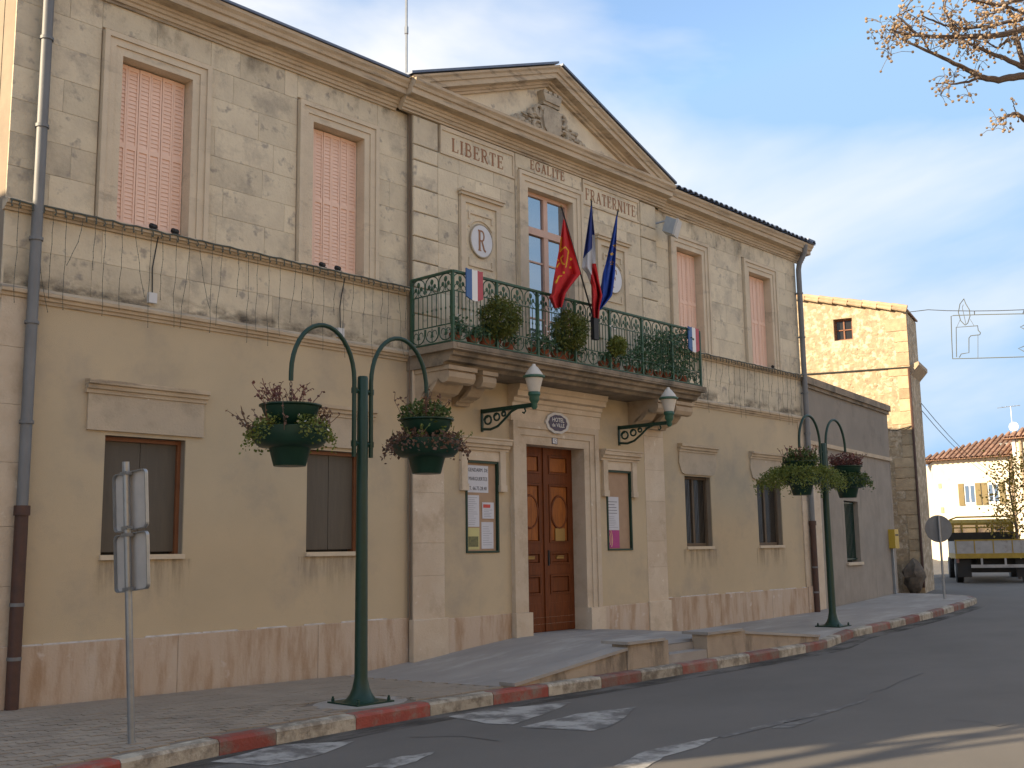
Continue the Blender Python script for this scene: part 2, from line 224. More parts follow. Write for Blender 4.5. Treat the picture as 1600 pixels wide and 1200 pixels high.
# ---------------------------------------------------------------- mesh builder
class MB:
    def __init__(s): s.v = []; s.f = []; s.mi = []; s.cur = 0
    def add(s, vs, fs):
        b = len(s.v); s.v.extend([tuple(p) for p in vs])
        for f in fs: s.f.append(tuple(b+i for i in f)); s.mi.append(s.cur)
        return s
    def box(s, x0, x1, y0, y1, z0, z1):
        return s.add([(x0, y0, z0), (x1, y0, z0), (x1, y1, z0), (x0, y1, z0), (x0, y0, z1), (x1, y0, z1), (x1, y1, z1), (x0, y1, z1)],
                     [(0, 3, 2, 1), (4, 5, 6, 7), (0, 1, 5, 4), (1, 2, 6, 5), (2, 3, 7, 6), (3, 0, 4, 7)])
    def obox(s, c, a, b, d):
        c, a, b, d = map(Vector, (c, a, b, d)); P = []
        for k in (-1, 1):
            for i, j in ((-1, -1), (1, -1), (1, 1), (-1, 1)): P.append(c + a*i + b*j + d*k)
        return s.add(P, [(0, 3, 2, 1), (4, 5, 6, 7), (0, 1, 5, 4), (1, 2, 6, 5), (2, 3, 7, 6), (3, 0, 4, 7)])
    def poly(s, pts): return s.add(pts, [tuple(range(len(pts)))])
    def chbox(s, x0, x1, z0, z1, yf, yb, c):          # block with chamfered front edges
        P = [(x0, yb, z0), (x1, yb, z0), (x1, yb, z1), (x0, yb, z1), (x0, yf+c, z0), (x1, yf+c, z0), (x1, yf+c, z1), (x0, yf+c, z1),
             (x0+c, yf, z0+c), (x1-c, yf, z0+c), (x1-c, yf, z1-c), (x0+c, yf, z1-c)]
        F = [(8, 9, 10, 11)] + [(i, (i+1) % 4, 4+(i+1) % 4, 4+i) for i in range(4)] + [(4+i, 4+(i+1) % 4, 8+(i+1) % 4, 8+i) for i in range(4)]
        return s.add(P, F)
    def ext(s, pts, d):                                # polygon extruded by vector d
        n = len(pts); d = Vector(d); a = [Vector(p) for p in pts]
        return s.add(a + [p+d for p in a], [tuple(range(n-1, -1, -1)), tuple(range(n, 2*n))] + [(i, (i+1) % n, n+(i+1) % n, n+i) for i in range(n)])
    def extx(s, prof, x0, x1): return s.ext([(x0, y, z) for y, z in prof], (x1-x0, 0, 0))
    def tube(s, path, r, n=6, caps=True):
        P = [Vector(p) for p in path]; rs = r if isinstance(r, (list, tuple)) else [r]*len(P); vs = []; up = None
        for i, p in enumerate(P):
            t = (P[min(i+1, len(P)-1)] - P[max(i-1, 0)]).normalized()
            if up is None: up = Vector((0, 0, 1)) if abs(t.z) < .9 else Vector((1, 0, 0))
            a = (up - t*up.dot(t))
            if a.length < 1e-5: a = t.orthogonal()
            a.normalize(); up = a; b = t.cross(a)
            for k in range(n): w = 2*math.pi*k/n; vs.append(p + (a*math.cos(w)+b*math.sin(w))*rs[i])
        F = [(i*n+k, i*n+(k+1) % n, (i+1)*n+(k+1) % n, (i+1)*n+k) for i in range(len(P)-1) for k in range(n)]
        if caps: F += [tuple(range(n-1, -1, -1)), tuple(range((len(P)-1)*n, len(P)*n))]
        return s.add(vs, F)
    def lathe(s, prof, cx, cy, n=16, cz=0):
        vs = []; F = []; m = len(prof)
        for r, z in prof:
            for k in range(n): w = 2*math.pi*k/n; vs.append((cx+r*math.cos(w), cy+r*math.sin(w), cz+z))
        for i in range(m-1):
            for k in range(n): F.append((i*n+k, i*n+(k+1) % n, (i+1)*n+(k+1) % n, (i+1)*n+k))
        if prof[0][0] > 1e-4: F.append(tuple(range(n-1, -1, -1)))
        if prof[-1][0] > 1e-4: F.append(tuple(range((m-1)*n, m*n)))
        return s.add(vs, F)
    def ball(s, c, r, nu=8, nv=5, sc=(1, 1, 1)):
        vs = [(c[0], c[1], c[2]-r*sc[2])]; F = []
        for j in range(1, nv):
            t = -math.pi/2 + math.pi*j/nv
            for k in range(nu): w = 2*math.pi*k/nu; vs.append((c[0]+r*sc[0]*math.cos(t)*math.cos(w), c[1]+r*sc[1]*math.cos(t)*math.sin(w), c[2]+r*sc[2]*math.sin(t)))
        vs.append((c[0], c[1], c[2]+r*sc[2])); T = len(vs)-1
        for k in range(nu): F.append((0, 1+(k+1) % nu, 1+k)); F.append((T, T-nu+k, T-nu+(k+1) % nu))
        for j in range(nv-2):
            for k in range(nu): F.append((1+j*nu+k, 1+j*nu+(k+1) % nu, 1+(j+1)*nu+(k+1) % nu, 1+(j+1)*nu+k))
        return s.add(vs, F)
    def leaf(s, p, size, r_=rnd, asp=.5):
        d = Vector((r_.gauss(0, 1), r_.gauss(0, 1), r_.gauss(0, 1)))
        if d.length < .01: d = Vector((1, 0, 0))
        d.normalize(); e = d.orthogonal(); e.rotate(Matrix.Rotation(r_.random()*6.28, 3, d)); p = Vector(p)
        return s.add([p, p+d*size*.5+e*size*asp*.5, p+d*size, p+d*size*.5-e*size*asp*.5], [(0, 1, 2, 3)])
    def build(s, name, mats, parent=None, smooth=False, fix=True, loc=None):
        me = bpy.data.meshes.new(name); me.from_pydata([tuple(map(float, p)) for p in s.v], [], s.f)
        for m in (mats if isinstance(mats, list) else [mats]): me.materials.append(M[m])
        if isinstance(mats, list): me.polygons.foreach_set('material_index', s.mi)
        if fix:
            bm = bmesh.new(); bm.from_mesh(me); bmesh.ops.recalc_face_normals(bm, faces=bm.faces); bm.to_mesh(me); bm.free()
        if smooth:
            me.polygons.foreach_set('use_smooth', [True]*len(me.polygons)); me.set_sharp_from_angle(angle=R(40))
        me.update(); o = put(name, me, parent, loc)
        if name in ('plant', 'foliage', 'upper_foliage', 'crown', 'blossom', 'dry_stems', 'dead_flower_stems', 'green_stems', 'printed_lines'): o['kind'] = 'stuff'
        return o
def wloc(o):
    v = Vector((0, 0, 0))
    while o: v += o.location; o = None if o.parent is None else None
    return v
ROOTS = {}
def put(name, me, parent=None, loc=None):
    o = bpy.data.objects.new(name, me); col.objects.link(o)
    if loc is not None: o.location = loc
    if parent is not None:
        o.parent = parent
        base = Vector(parent.location)
        if parent.parent is not None: base = base + parent.matrix_parent_inverse.to_translation() + Vector(parent.parent.location)
        o.matrix_parent_inverse = Matrix.Translation(-base)
    return o
def tag(o, label, cat, group=None, kind=None):
    if label: o['label'] = label
    if cat: o['category'] = cat
    if group: o['group'] = group
    if kind: o['kind'] = kind
    return o
def thing(name, label, cat, loc, group=None):
    o = bpy.data.objects.new(name, None); col.objects.link(o); o.location = loc; o.empty_display_size = .2
    return tag(o, label, cat, group)
def struct(o): o['kind'] = 'structure'; return o

def wall_sheet(x0, x1, z0, z1, holes, yf, yb, mb=None):
    mb = mb or MB()
    xs = sorted({x0, x1, *[h[0] for h in holes], *[h[1] for h in holes]}); zs = sorted({z0, z1, *[h[2] for h in holes], *[h[3] for h in holes]})
    for a, b in zip(xs, xs[1:]):
        for c, d in zip(zs, zs[1:]):
            mx, mz = (a+b)/2, (c+d)/2
            if any(h[0] < mx < h[1] and h[2] < mz < h[3] for h in holes): continue
            mb.add([(a, yf, c), (b, yf, c), (b, yf, d), (a, yf, d)], [(0, 1, 2, 3)])
    for h in holes + [(x0, x1, z0, z1)]:
        a, b, c, d = h
        mb.add([(a, yf, c), (b, yf, c), (b, yf, d), (a, yf, d), (a, yb, c), (b, yb, c), (b, yb, d), (a, yb, d)], [(0, 1, 5, 4), (1, 2, 6, 5), (2, 3, 7, 6), (3, 0, 4, 7)])
    return mb
def sub_rect(r, h):
    a, b, c, d = r; p, q, s, t = h
    if p >= b or q <= a or s >= d or t <= c: return [r]
    out = []
    if p > a: out.append((a, p, c, d))
    if q < b: out.append((q, b, c, d))
    m0, m1 = max(a, p), min(b, q)
    if s > c: out.append((m0, m1, c, s))
    if t < d: out.append((m0, m1, t, d))
    return out
def ashlar(x0, x1, zl, holes, mean, yf, yb, parent, seed, mname='stone', gap=.002, ch=.003, name='ashlar_block'):
    q = random.Random(seed)
    for i, (c, d) in enumerate(zip(zl, zl[1:])):
        x = x0; first = True
        while x < x1-.01:
            L = mean*q.uniform(.7, 1.3)*(q.choice((.55, 1)) if first else 1); first = False
            e = min(x+L, x1)
            if x1-e < .25*mean: e = x1
            rects = [(x, e, c, d)]
            for h in holes: rects = [k for r_ in rects for k in sub_rect(r_, h)]
            for a, b, g, k in rects:
                if b-a > .03 and k-g > .03: MB().chbox(a+gap/2, b-gap/2, g+gap/2, k-gap/2, yf+q.uniform(-.0015, .0015), yb, ch).build(name, mname, parent, fix=False)
            x = e
def frame3(mb, x0, x1, z0, z1, w, yb, yf, bottom=False):   # rectangular frame of bars, inside = opening
    mb.box(x0-w, x0, yf, yb, z0, z1+w); mb.box(x1, x1+w, yf, yb, z0, z1+w); mb.box(x0, x1, yf, yb, z1, z1+w)
    if bottom: mb.box(x0, x1, yf, yb, z0, z0+w)
    return mb
def text_mesh(body, size, align='CENTER'):
    cu_ = bpy.data.curves.new('t', 'FONT'); cu_.body = body; cu_.size = size; cu_.align_x = align; cu_.align_y = 'CENTER'; cu_.resolution_u = 2; cu_.extrude = .001
    o = bpy.data.objects.new('t', cu_); col.objects.link(o)
    dg = bpy.context.evaluated_depsgraph_get(); me = bpy.data.meshes.new_from_object(o.evaluated_get(dg))
    bpy.data.objects.remove(o); bpy.data.curves.remove(cu_); return me
def wall_text(body, size, x, y, z, m, parent, sx=1.0, align='CENTER', name='lettering'):   # text upright on a wall that faces -Y
    me = text_mesh(body, size, align); me.name = name
    me.transform(Matrix.Translation((x, y, z)) @ Matrix.Rotation(R(90), 4, 'X') @ Matrix.Diagonal((sx, 1, 1, 1)))
    me.materials.clear(); me.materials.append(M[m]); return put(name, me, parent)
def arc(cx, cz, rx, rz, a0, a1, n=8): return [(cx+rx*math.cos(R(a0+(a1-a0)*i/n)), cz+rz*math.sin(R(a0+(a1-a0)*i/n))) for i in range(n+1)]
GLY = {   # serif capitals as strokes: (polyline, width); width of the letter
 'L': (.62, [([(.14, 0), (.14, 1)], .13), ([(.02, 0), (.58, 0), (.60, .24)], .05), ([(.02, 1), (.27, 1)], .05)]),
 'I': (.34, [([(.17, 0), (.17, 1)], .13), ([(.04, 0), (.3, 0)], .05), ([(.04, 1), (.3, 1)], .05)]),
 'B': (.66, [([(.14, 0), (.14, 1)], .13), ([(.02, 1), (.36, 1)]+arc(.36, .76, .17, .24, 90, -90)[1:]+[(.14, .52)], .07), ([(.36, .52)]+arc(.36, .26, .22, .26, 90, -90)+[(.02, 0)], .08)]),
 'E': (.62, [([(.14, 0), (.14, 1)], .13), ([(.02, 0), (.56, 0), (.59, .22)], .05), ([(.02, 1), (.54, 1), (.56, .78)], .05), ([(.14, .52), (.42, .52)], .05), ([(.42, .42), (.42, .62)], .04)]),
 'F': (.60, [([(.14, 0), (.14, 1)], .13), ([(.02, 0), (.28, 0)], .05), ([(.02, 1), (.54, 1), (.56, .78)], .05), ([(.14, .52), (.42, .52)], .05), ([(.42, .42), (.42, .62)], .04)]),
 'R': (.70, [([(.14, 0), (.14, 1)], .13), ([(.02, 0), (.28, 0)], .05), ([(.02, 1), (.34, 1)]+arc(.34, .75, .20, .25, 90, -90)[1:]+[(.14, .50)], .08), ([(.34, .5), (.56, .05), (.68, 0)], .10)]),
 'T': (.64, [([(.32, 0), (.32, 1)], .13), ([(.2, 0), (.44, 0)], .05), ([(.03, .78), (.05, 1), (.59, 1), (.61, .78)], .05)]),
 'G': (.74, [(arc(.38, .5, .31, .5, 50, 310, 14), .10), ([(.60, .02), (.60, .42)], .11), ([(.45, .42), (.72, .42)], .05), ([(.60, .98), (.60, .72)], .04)]),
 'A': (.74, [([(.10, 0), (.37, 1)], .06), ([(.37, 1), (.64, 0)], .13), ([(.2, .34), (.54, .34)], .05), ([(.0, 0), (.2, 0)], .05), ([(.53, 0), (.74, 0)], .05)]),
 'N': (.76, [([(.13, 0), (.13, 1)], .06), ([(.13, 1), (.62, 0)], .13), ([(.62, 0), (.62, 1)], .06), ([(.02, 0), (.24, 0)], .05), ([(.52, 1), (.74, 1)], .05), ([(.0, 1), (.14, 1)], .05)]),
}
def serif_text(word, x0, x1, zb, h, y, parent, m='letter', name='inscription', label=None):
    tot = sum(GLY[c][0] for c in word) + .16*(len(word)-1); k = (x1-x0)/tot; mb = MB(); x = x0; n = 0
    for c in word:
        w, st = GLY[c]
        for pl, sw in st:
            P = [Vector((x+p[0]*k, 0, zb+p[1]*h)) for p in pl]; hw = sw*k*.62
            for a, b in zip(P, P[1:]):
                t = (b-a).normalized(); nn = Vector((-t.z, 0, t.x))*hw; e = t*hw*.25; yy = Vector((0, y-.0002*(n % 9), 0)); n += 1
                mb.ext([a-e-nn+yy, b+e-nn+yy, b+e+nn+yy, a-e+nn+yy], (0, .004, 0))
        x += (w+.16)*k
    o = mb.build(name, m, parent)
    if label: o['label'] = label
    return o

# ================================================================ GROUND, ROAD, PAVEMENT
xs_g = [-600, -60, 0, 17, 120, 600]
mb = MB()
for a, b in zip(xs_g, xs_g[1:]): mb.add([(a, -600, zr(a)-.03), (b, -600, zr(b)-.03), (b, 600, zr(b)-.03), (a, 600, zr(a)-.03)], [(0, 1, 2, 3)])
struct(mb.build('ground', 'ground', fix=False))
mb = MB(); xs_r = [-40, 0, 17, 50, 95]
for a, b in zip(xs_r, xs_r[1:]): mb.add([(a, -17.5, zr(a)), (b, -17.5, zr(b)), (b, 45, zr(b)), (a, 45, zr(a))], [(0, 1, 2, 3)])
road = struct(mb.build('road', 'asphalt', fix=False))
KERB = [(-12, -4.6), (-5, -4.0), (0, -3.72), (3, -3.58), (4.2, -3.43), (5.25, -3.22), (6.8, -3.10), (7.8, -3.05), (8.75, -3.03), (10.5, -3.1), (12.5, -3.12), (14, -3.12), (16.3, -3.03), (17.2, -2.85), (18.37, -2.55), (20.5, -2.42), (23.1, -2.18), (25.5, -1.86), (26.8, -1.66)]
WALLZ = [(-12, .2), (3, .15), (5.2, .13), (9.4, .06), (12, .07), (17, .13), (21.6, .211), (28.5, .33)]
def kerbY(x): return lerp_t(KERB, x)
def bz(x): return lerp_t(WALLZ, x)
CURVE = [(27.5, -1.5), (28.1, -1.2), (28.5, -.75), (28.75, -.2), (28.85, .4), (28.9, 1.0)]
def pave_z(x, y):
    t = min(1, max(0, y/min(-.3, kerbY(x)))); return bz(x)*(1-t) + (zr(x)+.13)*t
mb = MB(); px = [-12+.5*i for i in range(78)]
px = [x for x in px if x <= 26.8] + [26.8]
for a, b in zip(px, px[1:]):
    n = 6
    for j in range(n):
        P = []
        for x, jj in ((a, j), (b, j), (b, j+1), (a, j+1)):
            yk = kerbY(x)+.14; back = .02 if x < 22 else .02+(x-22)*.144
            y = back + (yk-back)*jj/n; P.append((x, y, pave_z(x, min(y, 0))))
        mb.poly(P)
tip = [(26.8, kerbY(26.8)+.14)] + [(x-.12, y+.05) for x, y in CURVE]
mb.poly([(x, y, zr(x)+.128) for x, y in tip] + [(26.8, .70, bz(26.8))])
pavement = struct(mb.build('pavement', 'paverbed', fix=False))
# concrete strip of the pavement beyond the ramp (right of the entrance)
mb = MB()
for a, b in zip(px, px[1:]):
    if a < 14.0: continue
    for j in range(6):
        P = []
        for x, jj in ((a, j), (b, j), (b, j+1), (a, j+1)):
            yk = kerbY(x)+.15; back = 0 if x < 22 else (x-22)*.144
            y = back + (yk-back)*jj/6; P.append((x, y, pave_z(x, min(y, 0))+.005))
        mb.poly(P)
mb.poly([(x, y, zr(x)+.134) for x, y in tip] + [(26.8, .70, bz(26.8)+.005)])
mb.build('concrete_paving', 'concrete', pavement, fix=False)
# interlocking pavers (left part), zigzag outline; the largest in view are objects, the rest one piece
def paver_me():
    L, W, z = .22, .108, .012; g = .004
    top = [(g, g), (L*.25, g+.012), (L*.5, g), (L*.75, g-.008+.008), (L-g, g), (L-g, W-g), (L*.75, W-g), (L*.5, W-g), (L*.25, W-g+.012), (g, W-g)]
    mb = MB(); mb.ext([(x, y, -.01) for x, y in top], (0, 0, z+.01)); me_o = mb
    return me_o
pm = paver_me().build('paver', 'paver', pavement); paver_mesh = pm.data; bpy.data.objects.remove(pm)
cand = []
yy = -3.6; row = 0
while yy < -.02:
    xx = 2.2 - (row % 2)*.11
    while xx < 9.3:
        if yy > kerbY(xx)+.17 and yy+.11 < 0.0 and not (abs(xx+.11-7.37) < .52 and abs(yy+.05+2.46) < .42):
            if not (xx > 9.0): cand.append((xx, yy))
        xx += .22
    yy += .11; row += 1
cand.sort(key=lambda p: (Vector((p[0], p[1], .1))-CAM).length if p[0] > 3.2 else 99)
rest = MB()
for i, (x, y) in enumerate(cand):
    z = pave_z(x+.11, y+.05)+.002+rnd.uniform(-.002, .002)
    if i < 300:
        o = put('paver', paver_mesh, pavement, (x, y, z)); o.rotation_euler = (rnd.uniform(-.012, .012), rnd.uniform(-.012, .012) + .015, rnd.uniform(-.01, .01))
    else:
        b = len(rest.v)
        for v in paver_mesh.vertices: rest.v.append((v.co.x+x, v.co.y+y, v.co.z+z))
        for p in paver_mesh.polygons: rest.f.append(tuple(b+k for k in p.vertices)); rest.mi.append(0)
tag(rest.build('far_pavers', 'paver', pavement, fix=False), None, None, kind='stuff')
# kerb stones
bounds = [-8, -7, -6, -5, -4, -3, -2, -1, 0, 1, 2, 3.0, 3.75, 4.28, 5.25, 5.85, 6.8, 7.8, 8.75, 9.62, 10.55, 11.35, 12.25, 13.1, 13.95, 14.85, 15.75, 16.65, 17.6, 18.5, 19.4, 20.3, 21.2, 22.1, 23.0, 23.9, 24.8, 25.8, 26.8]
def kerb_stone(p, q, white):
    p = Vector((*p, 0)); q = Vector((*q, 0)); t = (q-p).normalized(); n = Vector((-t.y, t.x, 0)); w = .15; mb = MB()
    a = p+t*.004; b = q-t*.004; za, zb = zr(p.x), zr(q.x)
    prof = [(0, -.1), (0.0, .105), (.022, .13), (w, .13+.004), (w, -.1)]
    A = [a+n*u+Vector((0, 0, za+v)) for u, v in prof]; B = [b+n*u+Vector((0, 0, zb+v)) for u, v in prof]; k = len(prof)
    mb.add(A+B, [tuple(range(k-1, -1, -1)), tuple(range(k, 2*k))]+[(i, (i+1) % k, k+(i+1) % k, k+i) for i in range(k)])
    return mb.build('kerb_stone', 'kerbwhite' if white else ('kerbred' if p.x < 9.3 else 'kerbfaded'), pavement)
for i, (a, b) in enumerate(zip(bounds, bounds[1:])): kerb_stone((a, kerbY(a)), (b, kerbY(b)), (i % 2) == 1)
cv = [(26.8, kerbY(26.8))] + CURVE
for i, (p, q) in enumerate(zip(cv, cv[1:])): kerb_stone(p, q, i % 2 == 0)
mb = MB(); gx = [-8+.5*i for i in range(70)]
for a, b in zip(gx, gx[1:]):
    if b > 26.8: break
    mb.poly([(a, kerbY(a)-.004, zr(a)+.003), (b, kerbY(b)-.004, zr(b)+.003), (b, kerbY(b)-.34, zr(b)+.003), (a, kerbY(a)-.34, zr(a)+.003)])
mb.build('gutter_dirt', 'gutter', road, fix=False)
for px_ in ([(1360, 1082), (1385, 1076), (1405, 1065), (1442, 1052)], [(1480, 1124), (1530, 1128), (1560, 1135), (1585, 1130)], [(640, 1152), (720, 1150), (780, 1158)]):
    P = [onZ(x, y, .003) for x, y in px_]; mb = MB(); w = .006
    for a, b in zip(P, P[1:]): n = Vector((-(b-a).y, (b-a).x, 0)).normalized()*w; mb.poly([a-n, b-n, b+n, a+n])
    mb.build('crack', 'black', road, fix=False)
# road markings (worn zebra crossing bars and patches) laid on the asphalt
def marking(pix, m='marking'):
    pts = [onZ(x, y, 0.004) for x, y in pix]; c = sum(pts, Vector())/len(pts); mb = MB(); out = []
    for i in range(len(pts)):
        a, b = pts[i], pts[(i+1) % len(pts)]
        for k in range(4): p = a.lerp(b, k/4); out.append((p.x+rnd.uniform(-.02, .02), p.y+rnd.uniform(-.015, .015), .004))
    mb.poly(out); return mb.build('road_marking', m, road, fix=False)
marking([(330, 1190), (440, 1163), (552, 1158), (505, 1178), (420, 1196)])
marking([(575, 1198), (610, 1185), (680, 1174), (650, 1190), (615, 1199)])
marking([(698, 1119), (790, 1106), (893, 1097), (850, 1116), (800, 1132), (760, 1130)])
marking([(815, 1136), (900, 1115), (995, 1104), (960, 1132), (925, 1142)])
marking([(955, 1198), (1010, 1172), (1125, 1150), (1090, 1168), (1040, 1182), (1000, 1202)])
marking([(1205, 1138), (1225, 1129), (1262, 1121), (1275, 1124), (1240, 1136)], 'faint')
marking([(1120, 1150), (1290, 1110), (1355, 1092), (1352, 1095), (1295, 1114), (1130, 1153)], 'faint')
marking([(300, 1205), (340, 1197), (500, 1199), (480, 1215), (300, 1220)], 'faint')

# ================================================================ ACCESS RAMP before the door
ramp = thing('access_ramp', 'low grey concrete access ramp with steps and stained side walls before the wooden door', 'ramp', (13.3, -1.5, .05))
mb = MB(); prof = [(9.15, .068), (10.2, .15), (11.4, .27), (12.35, .352), (14.2, .352), (15.4, .26), (16.6, .165)]
for (a, za), (b, zb) in zip(prof, prof[1:]):
    za2 = max(za, .12); zb2 = max(zb, .12)
    mb.add([(a, -.02, za), (b, -.02, zb), (b, -2.72, zb2), (a, -2.72, za2)], [(0, 1, 2, 3)])
mb.box(12.52, 14.1, -.05, .32, .20, .351)
mb.build('slab', 'concrete', ramp, fix=False)
def low_wall(x0, z0, x1, z1, y0=-2.92, y1=-2.72):
    mb = MB(); mb.ext([(x0, y0, 0), (x1, y0, 0), (x1, y0, z1-.03), (x0, y0, z0-.03)], (0, y1-y0, 0)); mb.build('low_wall', 'rampwall', ramp)
    mb = MB(); mb.ext([(x0-.01, y0-.025, z0-.029), (x1, y0-.025, z1-.029), (x1, y0-.025, z1+.008), (x0-.01, y0-.025, z0+.008)], (0, y1-y0+.04, 0)); mb.build('coping', 'concrete', ramp)
low_wall(9.2, .17, 11.3, .40); low_wall(14.16, .42, 16.45, .215)
for x0, x1 in ((11.3, 12.2), (13.14, 14.16)):
    mb = MB(); mb.box(x0, x1, -2.94, -2.70, 0, .44); mb.build('pier', 'rampwall', ramp)
    mb = MB(); mb.box(x0-.03, x1-.12, -2.98, -2.55, .441, .478); mb.build('pier_cap', 'concrete', ramp)
for z, y in ((.245, -2.93), (.345, -2.715)):
    mb = MB(); mb.box(12.203, 13.137, y, -2.3, 0, z); mb.build('step', 'concrete', ramp)

# ================================================================ TOWN HALL
AX = 13.32
TH = thing('town_hall', 'two storey beige stone town hall with pediment, balcony and pink shutters', 'town hall', (AX, 6, 0))
X0, X1 = 4.59, 22.02; BL, BR = 10.26, 16.38; YC = -.12
LW = [(5.80, 6.79), (8.535, 9.43)]; LOW = LW + [(2*AX-9.43, 2*AX-8.535), (2*AX-6.79, 2*AX-5.80)]
UP = [(5.81, 6.73), (8.545, 9.44)]; UPP = UP + [(2*AX-9.44, 2*AX-8.545), (2*AX-6.73, 2*AX-5.81)]
zl0, zl1 = 1.65, 2.955; zu0, zu1 = 5.37, 7.37
DX0, DX1, DZ0, DZ1 = 12.60, 14.04, .352, 3.265
WX0, WX1, WZ0, WZ1 = 12.74, 13.90, 4.46, 7.44
NB = [(11.29, 11.99), (2*AX-11.99, 2*AX-11.29)]; NZ0, NZ1 = 1.60, 2.95
holes = [(a, b, zl0, zl1) for a, b in LOW] + [(a, b, zu0, zu1) for a, b in UPP]
core = wall_sheet(X0, X1, -.3, 8.0, [h for h in holes] + [(BL+.1, BR-.1, -.2, 7.9)], .02, .30)
core.box(X0, X1, .32, 12.0, -.3, 8.0); core.build('wall', 'stone_core', TH)
cb = wall_sheet(BL, BR, -.3, 8.0, [(DX0, DX1, -.29, DZ1), (WX0, WX1, WZ0, WZ1)] + [(a, b, NZ0, NZ1) for a, b in NB], YC+.02, .20)
cb.build('projecting_bay_wall', 'stone_core', TH)
# lower plaster panels
for xa, xb in ((X0+.33, BL), (BR, X1-.30)):
    wall_sheet(xa, xb, .74, 4.33, [h for h in holes if xa < h[0] < xb and h[3] < 4], 0.0, .021).build('plaster', 'plaster', TH)
wall_sheet(BL+.60, BR-.60, .60, 4.33, [(DX0, DX1, .5, DZ1)] + [(a, b, NZ0, NZ1) for a, b in NB], YC+.006, YC+.021).build('plaster', 'plaster', TH)
# corner and bay pilasters in stone blocks
pz = [.74, 1.35, 1.95, 2.6, 3.2, 3.8, 4.33]
ashlar(X0, X0+.33, pz, [], 2, -.03, .03, TH, 1, 'pier', name='pilaster_block'); ashlar(X1-.30, X1, pz, [], 2, -.03, .03, TH, 2, 'pier', name='pilaster_block')
for a, b in ((BL, BL+.60), (BR-.60, BR)): ashlar(a, b, [.70, 1.3, 1.75, 2.45, 3.0, 3.6, 4.33], [], 2, YC, YC+.03, TH, 3, 'pier', name='pilaster_block')
# plinth
for xa, xb in ((X0+.30, BL), (BR, X1-.28)):
    q = random.Random(5); x = xa
    while x < xb-.01:
        e = min(x+q.uniform(1.3, 2.2), xb)
        if xb-e < .5: e = xb
        MB().chbox(x+.002, e-.002, -.2, .742, -.035, .03, .006).build('plinth_stone', 'plinth', TH); x = e
for xa, xb in ((X0+.34, BL-.02), (BR+.02, X1-.3)):
    x = xa
    while x < xb-.1:
        e = min(xb, x+rnd.uniform(.2, .9)); MB().ext([(x, -.028, .743), (e, -.028, .743), (e-.02, -.006, .757), (x+.02, -.006, .757)], (0, .008, .001)).build('mortar_line', 'mortar', TH); x = e+rnd.choice((.0, .05, .25))
for xa, xb in ((X0-.03, X0+.298), (X1-.278, X1+.03)): MB().chbox(xa, xb, -.2, .76, -.065, .03, .008).build('plinth_stone', 'plinth', TH)
for xa, xb in ((BL-.03, BL+.64), (BR-.64, BR+.03)): MB().chbox(xa, xb, -.2, .715, YC-.04, YC+.05, .008).build('plinth_stone', 'pier', TH)
for xa, xb in ((BL+.642, DX0-.38), (DX1+.38, BR-.642)): MB().chbox(xa, xb, -.2, .70, YC-.025, YC+.03, .008).build('plinth_stone', 'plinth', TH)
# upper ashlar
zc = [4.46, 4.87, 5.25]; zupp = [5.36, 5.745, 6.115, 6.49, 6.865, 7.24, 7.61, 7.97]
surr = [(a-.25, b+.25, 5.3, 7.37+.27) for a, b in UPP]
ashlar(X0, BL, zc, [], 1.0, 0.0, .03, TH, 11); ashlar(BR, X1, zc, [], 1.0, 0.0, .03, TH, 12)
ashlar(X0, BL, zupp, surr, .95, 0.0, .03, TH, 13); ashlar(BR, X1, zupp, surr, .95, 0.0, .03, TH, 14)
zcen = [4.46, 4.98, 5.365, 5.75, 6.12, 6.485, 6.855, 7.265, 7.50, 7.94]
for a, b, sd in ((BL, BL+.50, 21), (BR-.50, BR, 22)): ashlar(a, b, zcen[:8]+[7.50, 7.94], [], 2, YC-.012, YC+.03, TH, sd, 'stone', gap=.014, ch=.01, name='rusticated_block')
PLQ = [(11.18, 12.12), (2*AX-12.12, 2*AX-11.18)]
ph = [(a, b, 5.2, 7.04) for a, b in PLQ]
for a, b, sd in ((BL+.50, 12.46, 23), (2*AX-12.46, BR-.50, 24)): ashlar(a, b, zcen, ph+[(a, b, 7.50, 7.94)], .8, YC, YC+.03, TH, sd, gap=.003, ch=.003)
ashlar(12.47, 2*AX-12.47, [7.72, 7.95], [], .9, YC-.012, YC+.03, TH, 25, gap=.003)
for a, b in ((12.47, 12.535), (2*AX-12.535, 2*AX-12.47)): MB().chbox(a, b, 4.46, 7.72, YC-.012, YC+.03, .004).build('bay_pier', 'stone', TH)
# side returns and end walls are the core; ledges
def ledge(name, prof, x0, x1, m, dy=0): return MB().extx([(y+dy, z) for y, z in prof], x0, x1).build(name, m, TH)
sillp = [(.03, 5.25), (-.03, 5.25), (-.035, 5.275), (-.06, 5.28), (-.075, 5.30), (-.11, 5.305), (-.115, 5.345), (-.10, 5.36), (.03, 5.37)]
strp = [(.03, 4.295), (-.02, 4.295), (-.025, 4.325), (-.05, 4.335), (-.055, 4.365), (-.085, 4.375), (-.09, 4.41), (-.06, 4.43), (-.02, 4.458), (.03, 4.458)]
for a, b in ((X0-.02, BL), (BR, X1+.02)): ledge('sill_ledge', sillp, a, b, 'cornice'); ledge('string_course', strp, a, b, 'cornice')
corp = [(.03, 7.955), (-.03, 7.955), (-.03, 7.985), (-.055, 7.99), (-.06, 8.03), (-.085, 8.04), (-.09, 8.075), (-.115, 8.085), (-.115, 8.12), (-.25, 8.135), (-.255, 8.215), (-.285, 8.225), (-.30, 8.265), (-.335, 8.30), (-.34, 8.34), (.3, 8.345)]
